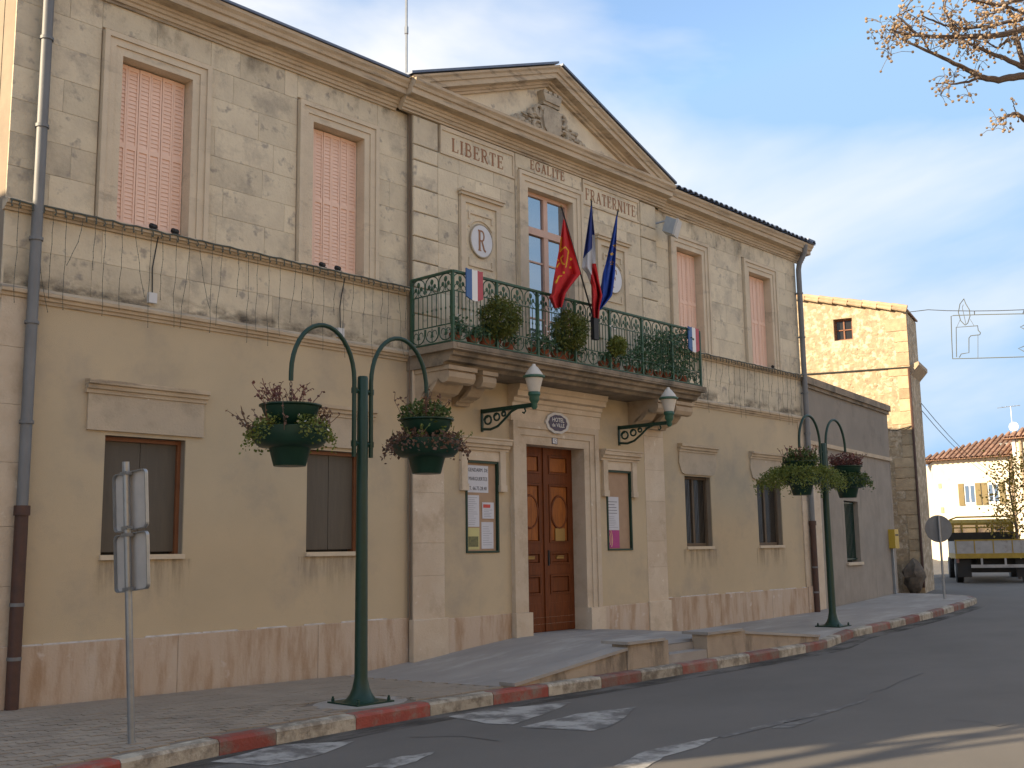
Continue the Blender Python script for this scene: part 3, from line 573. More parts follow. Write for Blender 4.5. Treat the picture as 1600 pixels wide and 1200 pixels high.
ledge('cornice', corp, X0-.30, BL-.245, 'cornice'); ledge('cornice', corp, BR+.245, X1+.30, 'cornice')
cpc = [(y, z) for y, z in corp[:-1]] + [(.3, 8.342)]
ledge('pediment_base_cornice', cpc, BL-.24, BR+.24, 'cornice', YC)
# inscriptions and panels under the cornice
for a, b in ((BL+.54, 12.44), (2*AX-12.44, BR-.54)):
    mb = MB(); mb.box(a, b, YC-.002, YC+.03, 7.50, 7.94); mb.build('inscription_panel', 'stone', TH)
    mb = MB(); mb.box(a, b, YC-.022, YC-.0025, 7.50, 7.535); mb.box(a, b, YC-.022, YC-.0025, 7.875, 7.94); mb.box(a, a+.03, YC-.022, YC-.0025, 7.536, 7.874); mb.box(b-.03, b, YC-.022, YC-.0025, 7.536, 7.874)
    mb.build('panel_moulding', 'trim', TH)
serif_text('LIBERTE', 11.05, 12.19, 7.60, .20, YC-.006, TH); serif_text('FRATERNITE', 14.28, 15.74, 7.60, .20, YC-.006, TH); serif_text('EGALITE', 12.83, 13.70, 7.775, .15, YC-.018, TH)
# medallion plaques
for (a, b), ch in zip(PLQ, 'RF'):
    c = (a+b)/2
    mb = MB(); mb.box(a+.02, b-.02, YC-.004, YC+.03, 5.2, 6.96); pl = mb.build('medallion_plaque', 'stone', TH)
    mb = MB(); mb.box(a+.03, a+.13, YC-.035, YC-.0045, 5.2, 6.86); mb.box(b-.13, b-.03, YC-.035, YC-.0045, 5.2, 6.86); mb.box(a+.03, b-.03, YC-.035, YC-.0045, 6.861, 6.955)
    mb.box(a+.0, b-.0, YC-.075, YC-.0045, 6.956, 7.0); mb.box(a-.02, b+.02, YC-.10, YC-.0045, 7.001, 7.035); mb.build('plaque_frame', 'trim', pl)
    fx0, fx1 = a+.22, b-.22
    for (p, q) in (((fx0, 6.72), (fx1, 6.72)), ((fx0, 6.72), (fx0, 6.60)), ((fx1, 6.72), (fx1, 6.60)), ((fx0, 5.90), (fx1, 5.90)), ((fx0, 5.90), (fx0, 6.03)), ((fx1, 5.90), (fx1, 6.03))):
        k = .014 if p[1] == q[1] else -.0145; MB().box(min(p[0], q[0])-.014, max(p[0], q[0])+.014, YC-.024, YC-.0045, min(p[1], q[1])-k, max(p[1], q[1])+k).build('inner_moulding', 'trim', pl)
    mb = MB(); mb.tube([(x, YC-.012, z) for x, z in arc(c, 6.32, .31, .31, 35, 145, 12)], .014, 6); mb.build('arched_moulding', 'trim', pl)
    mb = MB(); mb.ext([(x, YC-.005, z) for x, z in arc(c, 6.31, .235, .25, 0, 360, 32)[:-1]], (0, -.03, 0)); mb.build('disc', 'disc', pl)
    mb = MB(); mb.tube([(x, YC-.028, z) for x, z in arc(c, 6.31, .242, .257, 0, 360, 32)], .014, 6, False); mb.build('disc_rim', 'relief', pl)
    serif_text(ch, c-.085, c+.085, 6.155, .31, YC-.040, pl, name='initial')
# central window frame
def surround(x0, x1, z0, z1, yw, parent=TH, name='window_surround'):
    mb = MB(); frame3(mb, x0+.004, x1-.004, z0, z1-.004, .0935, yw+.255, yw-.022); frame3(mb, x0-.0905, x1+.0905, z0, z1+.0905, .085, yw+.03, yw-.040); frame3(mb, x0-.176, x1+.176, z0, z1+.176, .06, yw+.03, yw-.062)
    return mb.build(name, 'trim', parent)
surround(WX0, WX1, WZ0, WZ1, YC-.01)
mb = MB(); mb.box(WX0-.02, WX1+.02, YC+.3, YC+.34, WZ0, WZ1); mb.build('window_backing', 'black', TH)
win = MB(); yw0, yw1 = YC+.10, YC+.17; mxl, mxr = WX0+.0, WX1-.0
frame3(win, mxl+.06, mxr-.06, WZ0+.05, WZ1-.07, .06, yw1, yw0, False)
win.box(mxl+.06, mxr-.06, yw0-.015, yw1, 6.72, 6.84); win.box(AX-.055, AX+.055, yw0-.01, yw1, WZ0, 6.719); win.box(AX-.05, AX+.05, yw0-.005, yw1, 6.841, WZ1-.07)
for z in (6.27, 5.80, 5.33): win.box(mxl+.061, AX-.056, yw0+.01, yw1-.01, z-.013, z+.013); win.box(AX+.056, mxr-.061, yw0+.01, yw1-.01, z-.013, z+.013)
win.box(mxl+.061, AX-.056, yw0, yw1, 4.46, 4.95); win.box(AX+.056, mxr-.061, yw0, yw1, 4.46, 4.95)
wn_o = win.build('balcony_window', 'pinkwood', TH)
for a, b in ((mxl+.061, AX-.056), (AX+.056, mxr-.061)):
    for c, d in ((4.951, 5.317), (5.343, 5.787), (5.813, 6.257), (6.283, 6.719), (6.841, WZ1-.071)): MB().box(a, b, yw0+.032, yw0+.038, c, d).build('pane', 'glass', wn_o)
# upper windows: surrounds, sills and folded metal shutters
def louvre_leaf(w, h):
    mb = MB(); fw = .022
    mb.box(0, fw, 0, .03, 0, h); mb.box(w-fw, w, 0, .03, 0, h); mb.box(fw, w-fw, 0, .03, 0, .05); mb.box(fw, w-fw, 0, .03, h-.05, h); mb.box(fw, w-fw, 0, .03, h*.49-.03, h*.49+.03)
    for za, zb in ((.05, h*.49-.03), (h*.49+.03, h-.05)):
        n = int((zb-za)/.050); st = (zb-za)/n
        for i in range(n):
            z = za+i*st; mb.ext([(fw, .006, z), (fw, .012, z), (fw, .021, z+st*.995), (fw, .015, z+st*.995)], (w-2*fw, 0, 0))
    mb.box(fw, w-fw, .0285, .0295, .05, h-.05)
    return mb
for i, (a, b) in enumerate(UPP):
    surround(a, b, zu0, zu1, 0.0)
    mb = MB(); mb.box(a-.0, b+.0, .12, .24, zu0, zu0+.035); sh = mb.build('shutter', 'pink', TH)
    mb2 = MB(); mb2.box(a, b, .20, .23, zu0+.036, zu1); mb2.build('shutter_backing', 'pink', sh)
    w = (b-a-.02)/6
    lm = louvre_leaf(w-.006, zu1-zu0-.06)
    first = lm.build('shutter_leaf', 'pink', sh); first.location = (a+.013, .145, zu0+.04)
    for k in range(1, 6): put('shutter_leaf', first.data, sh, (a+.013+w*k, .145+(.006 if k % 2 else 0), zu0+.04))
# ground floor windows
for i, (a, b) in enumerate(LOW):
    c = (a+b)/2
    mb = MB(); frame3(mb, a+.045, b-.045, zl0+.0, zl1-.05, .045, .22, .10); wf = mb.build('window', 'redwood' if i < 2 else 'dullwood', TH)
    if i < 2:
        for p, q in ((a+.046, c-.004), (c+.004, b-.046)):
            m2 = MB(); m2.box(p, q, .135, .17, zl0+.03, zl1-.051); m2.build('shutter_panel', 'brownpanel', wf)
        MB().box(c-.0035, c+.0035, .15, .17, zl0+.03, zl1-.06).build('joint_strip', 'black', wf)
    else:
        m2 = MB(); m2.box(c-.03, c+.03, .12, .17, zl0+.06, zl1-.051); m2.box(a+.046, b-.046, .12, .17, zl0, zl0+.059); m2.build('mullion', 'dullwood', wf)
        for p, q in ((a+.046, c-.031), (c+.031, b-.046)):
            MB().box(p, q, .145, .155, zl0+.06, zl1-.051).build('pane', 'darkglass', wf)
            m2 = MB(); k = int((q-p)/.045)
            for t in range(1, k): m2.box(p+(q-p)*t/k-.004, p+(q-p)*t/k+.004, .138, .144, zl0+.06, zl1-.051)
            m2.build('grille', 'brownpanel', wf)
    MB().box(a, b, .22, .30, zl0, zl1).build('window_backing', 'black', TH)
    mb = MB(); mb.box(a-.015, b+.015, -.035, .12, zl0-.055, zl0-.002); mb.build('window_sill', 'trim', TH)
    la, lb = a-.255, b+.245
    if i in (1, 2): la, lb = a-.2, b+.2
    mb = MB(); mb.box(la+.03, lb-.03, -.03, .03, 3.0, 3.40) if i < 2 else mb.ext([(la+.02, -.03, 3.42), (la+.0, -.03, 3.2), (la+.08, -.03, 3.02), (la+.18, -.03, 2.985), (lb-.18, -.03, 2.985), (lb-.08, -.03, 3.02), (lb, -.03, 3.2), (lb-.02, -.03, 3.42)], (0, .06, 0))
    lt = mb.build('lintel', 'lintel', TH)
    MB().extx([(.03, 3.401), (-.045, 3.401), (-.05, 3.44), (-.075, 3.45), (-.08, 3.49), (-.11, 3.50), (-.115, 3.545), (.03, 3.56)], la, lb).build('lintel_cap', 'cornice', lt)
# door and stone door case
mb = MB(); yj = YC
for sx, xa in ((-1, DX0), (1, DX1)):
    for w0, w1, yf in ((0, .13, -.03), (.13, .24, -.05), (.24, .34, -.075)):
        p, q = xa+sx*(w0-(.004 if w0 == 0 else 0)), xa+sx*w1; mb.box(min(p, q), max(p, q), yj+yf, yj+.30 if w0 == 0 else yj+.03, .70, DZ1+w0)
for w0, w1, yf in ((0, .13, -.03), (.13, .24, -.05), (.24, .34, -.075)): mb.box(DX0-w1, DX1+w1, yj+yf-.0015, yj+.295 if w0 == 0 else yj+.03, DZ1+w0+(-.004 if w0 == 0 else .0005), DZ1+w1)
mb.build('door_case', 'pier', TH)
for sx, xa in ((-1, DX0), (1, DX1)):
    p, q = xa-sx*.006, xa+sx*.37; MB().box(min(p, q)-(0.0 if sx > 0 else 0), max(p, q), yj-.11, yj+.28, .05, .699).build('door_case_base', 'pier', TH)
ent = [(.03, 3.606), (-.06, 3.606), (-.06, 3.80), (-.085, 3.81), (-.09, 3.88), (-.12, 3.90), (-.125, 3.955), (-.20, 3.975), (-.21, 4.05), (-.24, 4.07), (-.26, 4.15), (.03, 4.17)]
MB().extx([(y+YC, z) for y, z in ent], DX0-.37, DX1+.40).build('door_entablature', 'pier', TH)
door = MB(); yd = YC+.24
door.box(DX0-.0, DX1+.0, yd+.03, yd+.06, .33, DZ1); dr = door.build('door', 'door', TH)
for sx in (0, 1):
    x0, x1 = (DX0+.005, AX-.004) if sx == 0 else (AX+.004, DX1-.005)
    mb = MB(); st = .105
    mb.box(x0, x0+st, yd, yd+.029, .36, DZ1-.004); mb.box(x1-st, x1, yd, yd+.029, .36, DZ1-.004)
    rails = [.36, .83, 1.30, 1.36, 1.60, 1.68, 2.70, 2.80, DZ1-.1]
    for a, b in ((.36, .80), (.80, .93), (1.24, 1.40), (1.60, 1.74), (2.68, 2.84), (DZ1-.12, DZ1-.004)): mb.box(x0+st+.0005, x1-st-.0005, yd+.001, yd+.028, a, b-.0005)
    leaf = mb.build('door_leaf', 'door', dr)
    c = (x0+x1)/2; hw = (x1-x0)/2-st
    for a, b, mm in ((.93, 1.24, 'door'), (1.40, 1.60, 'door'), (1.74, 2.68, 'doorpanel'), (2.84, DZ1-.12, 'doorpanel')):
        m2 = MB(); frame3(m2, c-hw+.035, c+hw-.035, a+.03, b-.035, .03, yd+.029, yd-.012); m2.box(c-hw+.005, c+hw-.005, yd-.012, yd+.028, a+.001, a+.03); m2.build('panel_moulding', 'door', dr)
        m2 = MB(); m2.chbox(c-hw+.04, c+hw-.04, a+.032, b-.037, yd+.008, yd+.03, .012); m2.build('door_panel', mm, dr)
    mb = MB(); mb.tube([(x, yd+.004, z) for x, z in arc(c, 2.23, hw-.06, .255, 0, 360, 28)], .022, 6, False); mb.build('oval_moulding', 'door', dr)
    mb = MB(); mb.ext([(x, yd+.006, z) for x, z in arc(c, 2.23, hw-.075, .24, 0, 360, 28)[:-1]], (0, -.012, 0)); mb.build('oval_panel', 'doorpanel', dr)
    mb = MB(); mb.box(c-.09, c+.09, yd-.012, yd+.012, 1.485, 1.53); mb.tube([(c-.08, yd-.02, 1.525), (c-.05, yd-.028, 1.53), (c+.05, yd-.028, 1.53), (c+.08, yd-.02, 1.525)], .008, 6); mb.build('letter_flap', 'brass', dr)
mb = MB(); mb.box(AX-.035, AX+.035, yd-.02, yd+.02, .36, DZ1-.005); mb.build('meeting_stile', 'door', dr)
MB().box(AX+.05, AX+.075, yd-.03, yd-.001, 1.38, 1.62).build('door_handle', 'black', dr)
MB().box(AX+.25, AX+.49, yd-.012, yd+.004, 1.76, 1.97).build('brass_plate', mats := 'brass', dr)
# balcony: slab, consoles, iron railing
BX0, BX1, BY = 10.20, 16.44, -.98
slabp = [(.02, 4.16), (BY+.25, 4.16), (BY+.22, 4.20), (BY+.12, 4.215), (BY+.10, 4.27), (BY+.04, 4.285), (BY+.03, 4.33), (BY-.02, 4.345), (BY-.05, 4.375), (BY-.05, 4.425), (BY-.03, 4.44), (.02, 4.44)]
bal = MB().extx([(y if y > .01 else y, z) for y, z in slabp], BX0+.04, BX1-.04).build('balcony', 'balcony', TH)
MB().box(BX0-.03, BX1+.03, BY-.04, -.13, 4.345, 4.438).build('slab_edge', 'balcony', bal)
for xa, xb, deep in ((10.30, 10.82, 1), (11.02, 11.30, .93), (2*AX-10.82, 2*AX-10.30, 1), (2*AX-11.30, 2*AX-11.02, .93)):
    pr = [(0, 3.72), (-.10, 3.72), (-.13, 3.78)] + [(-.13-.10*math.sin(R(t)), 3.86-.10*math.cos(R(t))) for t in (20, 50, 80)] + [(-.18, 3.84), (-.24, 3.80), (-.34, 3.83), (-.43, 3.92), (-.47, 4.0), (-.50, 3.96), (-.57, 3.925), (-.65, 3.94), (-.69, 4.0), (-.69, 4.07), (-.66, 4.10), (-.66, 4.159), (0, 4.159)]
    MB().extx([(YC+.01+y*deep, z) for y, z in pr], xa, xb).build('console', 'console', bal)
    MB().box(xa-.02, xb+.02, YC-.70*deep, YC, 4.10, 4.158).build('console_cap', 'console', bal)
RZ0, RZ1 = 4.50, 5.44
ry = BY+.03
def rail_bar(mb, p, q, w, h): 
    p = Vector(p); q = Vector(q); t = (q-p); n = Vector((-t.y, t.x, 0)).normalized(); mb.obox((p+q)/2, t/2, n*w/2, Vector((0, 0, h/2)))
corners = [(BX0+.03, -.13), (BX0+.03, ry), (BX1-.03, ry), (BX1-.03, -.13)]
for i, (p, q) in enumerate(zip(corners, corners[1:])):
    for nm, z, w, h in (('handrail', RZ1, .05, .03), ('rail_bar', RZ1-.27, .016, .014), ('rail_bar', RZ0+.21, .016, .014), ('rail_bar', RZ0-.03, .03, .02)):
        mb = MB(); rail_bar(mb, (*p, z), (*q, z), w, h); mb.build(nm, 'rail', bal)
def motif():
    mb = MB(); w = .27; r_ = .0085
    A = [(x, 0, z) for x, z in [(-.12, -.25), (-.128, -.17)] + arc(0, -.12, .128, .105, 180, 0, 12) + [(.128, -.17), (.12, -.25)]]
    mb.tube(A, r_, 5)
    for s in (-1, 1):
        mb.tube([(s*x, 0, z) for x, z in arc(-.066, -.215, .04, .04, 200, -90, 9)], .007, 4)
        mb.ball((s*.055, 0, -.155), .03, 6, 4, (1, .35, 1.1))
    mb.ball((0, 0, -.09), .035, 6, 4, (1, .35, 1.2)); mb.tube([(0, 0, -.25), (0, 0, -.06)], .008, 4); mb.ball((0, 0, -.185), .03, 6, 4, (.8, .35, 1.3))
    return mb
def foot():
    mb = MB()
    mb.tube([(x, 0, z) for x, z in [(-.125, .21)] + arc(0, .13, .125, .115, 180, 360, 12) + [(.125, .21)]], .0085, 5)
    for s in (-1, 1): mb.tube([(s*x, 0, z) for x, z in arc(-.05, .13, .042, .05, -60, 200, 8)], .007, 4)
    mb.tube([(0, 0, .02), (0, 0, .21)], .008, 4); mb.ball((0, 0, .11), .028, 6, 4, (1, .4, 1.3)); return mb
def baluster():
    mb = MB(); mb.tube([(0, 0, RZ0+.21), (0, 0, RZ1-.27)], .0065, 5); mb.ball((0, 0, RZ0+.44), .014, 5, 4, (1, 1, 1.6)); return mb
mo = motif().build('scroll_panel', 'rail', bal, True); fo = foot().build('foot_scroll', 'rail', bal, True); ba = baluster().build('baluster', 'rail', bal, True)
mdat, fdat, bdat = mo.data, fo.data, ba.data
for o in (mo, fo, ba): bpy.data.objects.remove(o)
def run(p, q, n):
    p = Vector((*p, 0)); q = Vector((*q, 0)); t = q-p; ang = math.atan2(t.y, t.x)
    for i in range(n):
        c = p + t*((i+.5)/n)
        for nm, d, z in (('scroll_panel', mdat, RZ1), ('foot_scroll', fdat, RZ0-.02)):
            o = put(nm, d, bal, (c.x, c.y, z)); o.rotation_euler = (0, 0, ang)
        for k in range(4 if n > 5 else 3):
            b = p + t*((i+(k+.5)/(4 if n > 5 else 3))/n); put('baluster', bdat, bal, (b.x, b.y, 0))
run(corners[0], corners[1], 3); run(corners[1], corners[2], 21); run(corners[2], corners[3], 3)
pp = [corners[0], corners[1], corners[2], corners[3]] + [(BX0+.03+(BX1-BX0-.06)*k/7, ry) for k in range(1, 7)]
for x, y in pp: MB().box(x-.019, x+.019, y-.019, y+.019, 4.44, RZ1+.012).build('railing_post', 'rail', bal)
# pediment: raking cornices, tympanum, carved arms
PZ = 8.345; apx, apz = AX, 9.64; sl = (apz-8.40)/(apx-(BL-.25))
mb = MB(); mb.ext([(BL+.1, YC+.03, 8.2), (BR-.1, YC+.03, 8.2), (AX, YC+.03, 8.2+sl*(AX-BL-.1)+.12)], (0, .5, 0)); mb.build('tympanum', 'stone', TH)
rk = [(.06, -.30), (-.03, -.30), (-.035, -.265), (-.07, -.255), (-.075, -.215), (-.20, -.20), (-.205, -.12), (-.235, -.11), (-.25, -.06), (-.285, -.03), (-.29, 0), (.06, .0)]
for s in (-1, 1):
    A = []; Bq = []
    xe = AX + s*(AX-BL+.25)
    for y, z in rk: A.append((xe, YC+y, 8.385+z)); Bq.append((AX, YC+y, apz+z))
    k = len(rk); mb = MB(); mb.add(A+Bq, [tuple(range(k)), tuple(range(2*k-1, k-1, -1))]+[(i, (i+1) % k, k+(i+1) % k, k+i) for i in range(k)])
    # cut the wedge that would run below the base cornice
    bm = bmesh.new(); me = bpy.data.meshes.new('raking_cornice'); me.from_pydata(mb.v, [], mb.f); bm.from_mesh(me)
    geom = bm.verts[:]+bm.edges[:]+bm.faces[:]; bmesh.ops.bisect_plane(bm, geom=geom, plane_co=(0, 0, PZ-.004), plane_no=(0, 0, -1), clear_outer=True)
    bmesh.ops.holes_fill(bm, edges=bm.edges[:], sides=0); bmesh.ops.recalc_face_normals(bm, faces=bm.faces); bm.to_mesh(me); bm.free(); me.materials.append(M['cornice']); put('raking_cornice', me, TH)
    mb = MB(); d = Vector((AX-xe, 0, apz-8.385)); mb.ext([(xe-s*-.05, YC-.315, 8.388-.0), (xe-s*-.05, YC-.315, 8.425), (xe-s*-.05, .25, 8.425), (xe-s*-.05, .25, 8.388)], (AX-xe-s*.05+s*.05, 0, apz-8.385)); mb.build('verge_flashing', 'flash', TH)
q = random.Random(3); mb = MB(); yr = YC+.03
SH = 1.12
shield = [(-.20, .66), (-.07, .70), (.07, .70), (.20, .66), (.235, .45), (.20, .22), (.10, .06), (0, 0), (-.10, .06), (-.20, .22), (-.235, .45)]
cz0 = 8.40
mb.ext([(AX+x, yr-.10, cz0+z) for x, z in shield], (0, .12, 0)); mb.ext([(AX+x*.8, yr-.135, cz0+.06+z*.82) for x, z in shield], (0, .05, 0))
mb.box(AX-.17, AX+.17, yr-.12, yr+.02, cz0+.70, cz0+.76)
mb.ext([(AX+x, yr-.15, cz0+z) for x, z in ((-.15, .76), (.15, .76), (.19, .92), (-.19, .92))], (0, .17, 0))
for k in range(4): x = AX-.15+.1*k; mb.box(x-.033, x+.033, yr-.155, yr+.02, cz0+.921, cz0+.975)
for s in (-1, 1):
    mb.tube([(AX+s*x, yr-.09, cz0+z) for x, z in arc(.24, .52, .07, .12, 160, -120, 10)], .03, 6); mb.tube([(AX+s*x, yr-.09, cz0+z) for x, z in arc(.27, .22, .08, .10, 120, -160, 10)], .028, 6)
    for k in range(240):
        t = q.random(); cx = .18 + t*.80; cz = (.72*(1-t)**.9)*q.random()+.015; mb.ball((AX+s*cx, yr-.03-.06*q.random(), cz0-.06+cz), q.uniform(.025, .055), 6, 4, (q.uniform(.7, 1.5), .7, q.uniform(.6, 1.2)))
mb.v = [(AX+(x-AX)*1.25, y, cz0-.05+(z-cz0)*.87) for x, y, z in mb.v]
mb.build('carved_coat_of_arms', 'relief', TH, True)
# roof behind the cornice
mb = MB(); e0 = 8.36
mb.add([(X0-.3, -.3, e0), (X1+.3, -.3, e0), (X1+.3, 12.3, e0), (X0-.3, 12.3, e0), (X0+5.5, 6, 9.75), (X1-5.5, 6, 9.75)], [(0, 1, 5, 4), (1, 2, 5), (2, 3, 4, 5), (3, 0, 4), (3, 2, 1, 0)])
roof = mb.build('roof', 'tile', TH)
MB().ext([(BL-.2, .1, 8.37), (AX, .1, apz-.01), (BR+.2, .1, 8.37)], (0, 4.5, 0)).build('pediment_roof', 'tile', roof)
MB().box(X0-.33, BL-.28, -.365, -.2, 8.347, 8.378).build('zinc_flashing', 'flash', TH)
tl = MB(); tl.v = []; n = 9
for k in range(n+1):
    w = math.pi*k/n
    for y, sc in ((0, 1.0), (.5, .85)): tl.v += [(.085*sc*math.cos(w), y, .06*sc*math.sin(w)+y*.25), (.068*sc*math.cos(w), y, .045*sc*math.sin(w)+y*.25)]
for k in range(n):
    a = 4*k; b = 4*(k+1); tl.f += [(a, b, b+2, a+2), (a+1, a+3, b+3, b+1), (a, a+1, b+1, b)]; tl.mi += [0]*3
to = tl.build('eave_tile', 'flash', roof, True); td = to.data; bpy.data.objects.remove(to)
x = BR+.45
while x < X1+.3: put('eave_tile', td, roof, (x, -.40+rnd.uniform(-.015, .015), 8.352)); x += .185
MB().box(X1-.0, X1+.33, -.37, .5, 8.347, 8.45).build('eave_end_tile', 'flash', roof)
mb = MB(); mb.add([(9.6, .8, 8.5), (10.9, 1.4, 8.5), (10.7, 2.2, 8.75), (9.5, 1.6, 8.95)], [(0, 1, 2, 3)]); mb.build('valley_flashing', 'flash', roof, fix=False)
# dirt films: drips under the lower sills, soot above the string course and under the cornice
for a, b in LOW: MB().poly([(a-.12, -.0025, 1.0), (b+.12, -.0025, 1.0), (b+.12, -.0025, 1.595), (a-.12, -.0025, 1.595)]).build('drip_stain', 'drip', TH, fix=False)
for a, b in ((X0+.02, BL-.02), (BR+.02, X1-.02)):
    MB().poly([(a, -.0045, 4.459), (b, -.0045, 4.459), (b, -.0045, 4.75), (a, -.0045, 4.75)]).build('soot_stain', 'soot', TH, fix=False); MB().poly([(a, -.0045, 7.3), (b, -.0045, 7.3), (b, -.0045, 7.954), (a, -.0045, 7.954)]).build('soot_stain', 'soottop', TH, fix=False)
# downpipes
for nm, xp, lean in (('left', 4.885, 0), ('right', 22.0-.02, 0)):
    ypp = -.105
    mb = MB(); mb.tube([(xp, ypp, 2.10), (xp, ypp, 7.75), (xp, ypp-.03, 7.9), (xp, -.27, 8.12), (xp, -.30, 8.30)], .058, 12); dp = mb.build('downpipe', 'zinc', TH, True)
    mb = MB(); mb.tube([(xp, ypp, .12), (xp, ypp, 2.14)], .066, 12); mb.tube([(xp, ypp, 2.06), (xp, ypp, 2.16)], .08, 12); mb.build('cast_iron_foot', 'rust', dp, True)
    for z in (.62, 1.15, 3.0, 4.05, 4.95, 6.2, 7.2):
        mb = MB(); mb.tube([(xp, ypp, z), (xp, ypp, z+.035)], .072, 12); mb.box(xp-.012, xp+.012, ypp+.05, -.0, z+.002, z+.03); mb.build('pipe_collar', 'zinc', dp, True)
mb = MB(); mb.tube([(BL-.02+rnd.uniform(-.006, .006), YC+.055, z) for z in np.linspace(.74, 8.2, 26)], .009, 6); mb.build('conduit', 'conduit', TH)

# ---------------------------------------------------------------- things fixed on the town hall
# notice boards with hoods
def hood(x0, x1, parent):
    MB().extx([(YC+.02, 3.10), (YC-.05, 3.10), (YC-.055, 3.135), (YC-.09, 3.145), (YC-.095, 3.185), (YC-.13, 3.195), (YC-.14, 3.25), (YC-.16, 3.26), (YC-.16, 3.285), (YC+.02, 3.30)], x0-.18, x1+.18).build('hood_moulding', 'pier', parent)
    for a in (x0-.12, x1+.0): 
        mb = MB(); mb.box(a, a+.12, YC-.05, YC+.02, 2.60, 3.099); mb.box(a-.01, a+.13, YC-.065, YC+.02, 2.50, 2.599); mb.build('hood_bracket', 'pier', parent)
    MB().box(x0+.001, x1-.001, YC-.02, YC+.02, 2.951, 3.099).build('hood_frieze', 'pier', parent)
hood(*NB[0], TH); hood(*NB[1], TH)
def notice_board(x0, x1, label):
    t = thing('notice_board', label, 'notice board', ((x0+x1)/2, YC, NZ0), 'glazed notice boards beside the door'); yb = YC+.015
    mb = MB(); mb.box(x0+.03, x1-.03, yb+.02, yb+.05, NZ0+.03, NZ1-.03); mb.build('back_panel', 'board', t)
    mb = MB(); frame3(mb, x0+.032, x1-.032, NZ0+.002, NZ1-.035, .03, yb+.05, YC-.012); mb.box(x0+.032, x1-.032, YC-.012, yb+.05, NZ0+.002, NZ0+.03); mb.build('frame', 'green', t)
    return t, yb
nb, yb = notice_board(*NB[0], 'green framed notice board with white duty sign and paper notices')
def sheet(x0, x1, z0, z1, m, parent, y, name='paper_notice'): return MB().box(x0, x1, y-.003, y, z0, z1).build(name, m, parent)
def lines(par, x0, x1, z0, z1, n, y, m='greyprint', seed=1):
    q = random.Random(seed); mb = MB()
    for i in range(n): z = z1-(z1-z0)*(i+.5)/n; a = x0+q.random()*.05*(x1-x0); mb.box(a, a+(x1-a)*q.uniform(.55, 1), y-.0045, y-.0032, z-.004, z+.004)
    return mb.build('printed_lines', m, par, fix=False)
s1 = sheet(11.36, 11.80, 2.48, 2.88, 'paper', nb, yb+.018, 'duty_sign')
for tx, z in (('GENDARM. DE', 2.81), ('MARGUERTES', 2.68), ('T. 66.75.28.40', 2.54)): wall_text(tx, .078, 11.58, yb+.0135, z, 'print', s1, sx=.82)
p1 = sheet(11.34, 11.60, 1.98, 2.44, 'paper', nb, yb+.018); lines(p1, 11.37, 11.57, 2.0, 2.42, 14, yb+.018)
p2 = sheet(11.66, 11.91, 2.10, 2.34, 'paper', nb, yb+.012); lines(p2, 11.69, 11.88, 2.12, 2.24, 5, yb+.012, seed=2); MB().box(11.68, 11.83, yb+.0065, yb+.0085, 2.26, 2.31).build('red_heading', 'redprint', p2)
p3 = sheet(11.345, 11.60, 1.65, 1.965, 'yellowpaper', nb, yb+.018, 'yellow_poster'); MB().box(11.37, 11.575, yb+.0135, yb+.0148, 1.69, 1.84).build('poster_picture', 'oliveprint', p3)
p4 = sheet(11.645, 11.90, 1.66, 2.05, 'paper', nb, yb+.018); lines(p4, 11.67, 11.88, 1.7, 2.0, 9, yb+.018, seed=4)
nb2, yb = notice_board(*NB[1], 'green framed notice board with one tall grey and magenta poster')
ps = sheet(14.69, 15.02, 1.94, 2.50, 'paper', nb2, yb+.018, 'poster'); lines(ps, 14.71, 15.0, 2.2, 2.44, 5, yb+.018, 'print', 6); lines(ps, 14.71, 15.0, 1.97, 2.18, 7, yb+.018, seed=7)
pm_ = sheet(14.69, 15.02, 1.64, 1.939, 'magenta', nb2, yb+.018, 'magenta_poster'); mb = MB()
for k in range(3): mb.tube([(x, yb+.0135, z) for x, z in arc(14.69+.0, 1.79, .05+.04*k, .10+.05*k, -40, 50, 6)], .008, 4)
mb.build('poster_picture', 'peach', pm_)
# enamel plaque and house number
pq = thing('enamel_plaque', 'oval navy enamel plaque with white lettering above the wooden door', 'plaque', (13.30, YC-.13, 3.62))
def wavy(rx, rz, n=60): return [(13.30+rx*(1+.03*math.cos(10*t))*math.cos(t), 3.63+rz*(1+.03*math.cos(10*t))*math.sin(t)) for t in [2*math.pi*i/n for i in range(n)]]
MB().ext([(x, YC-.061, z) for x, z in wavy(.29, .17)], (0, -.035, 0)).build('rim', 'alu', pq)
MB().ext([(x, YC-.0965, z) for x, z in wavy(.225, .13)], (0, -.006, 0)).build('face', 'navy', pq)
wall_text('HOTEL', .095, 13.30, YC-.104, 3.675, 'white', pq); wall_text('de VILLE', .085, 13.30, YC-.104, 3.59, 'white', pq)
hn = thing('house_number_plate', 'small square blue house number plate under the oval plaque', 'plate', (13.28, YC-.05, 3.33))
MB().box(13.215, 13.345, YC-.042, YC-.0305, 3.295, 3.40).build('plate', 'navy', hn); MB().box(13.228, 13.332, YC-.0445, YC-.0425, 3.307, 3.388).build('inset', 'disc', hn); wall_text('12', .085, 13.28, YC-.046, 3.347, 'navy', hn)
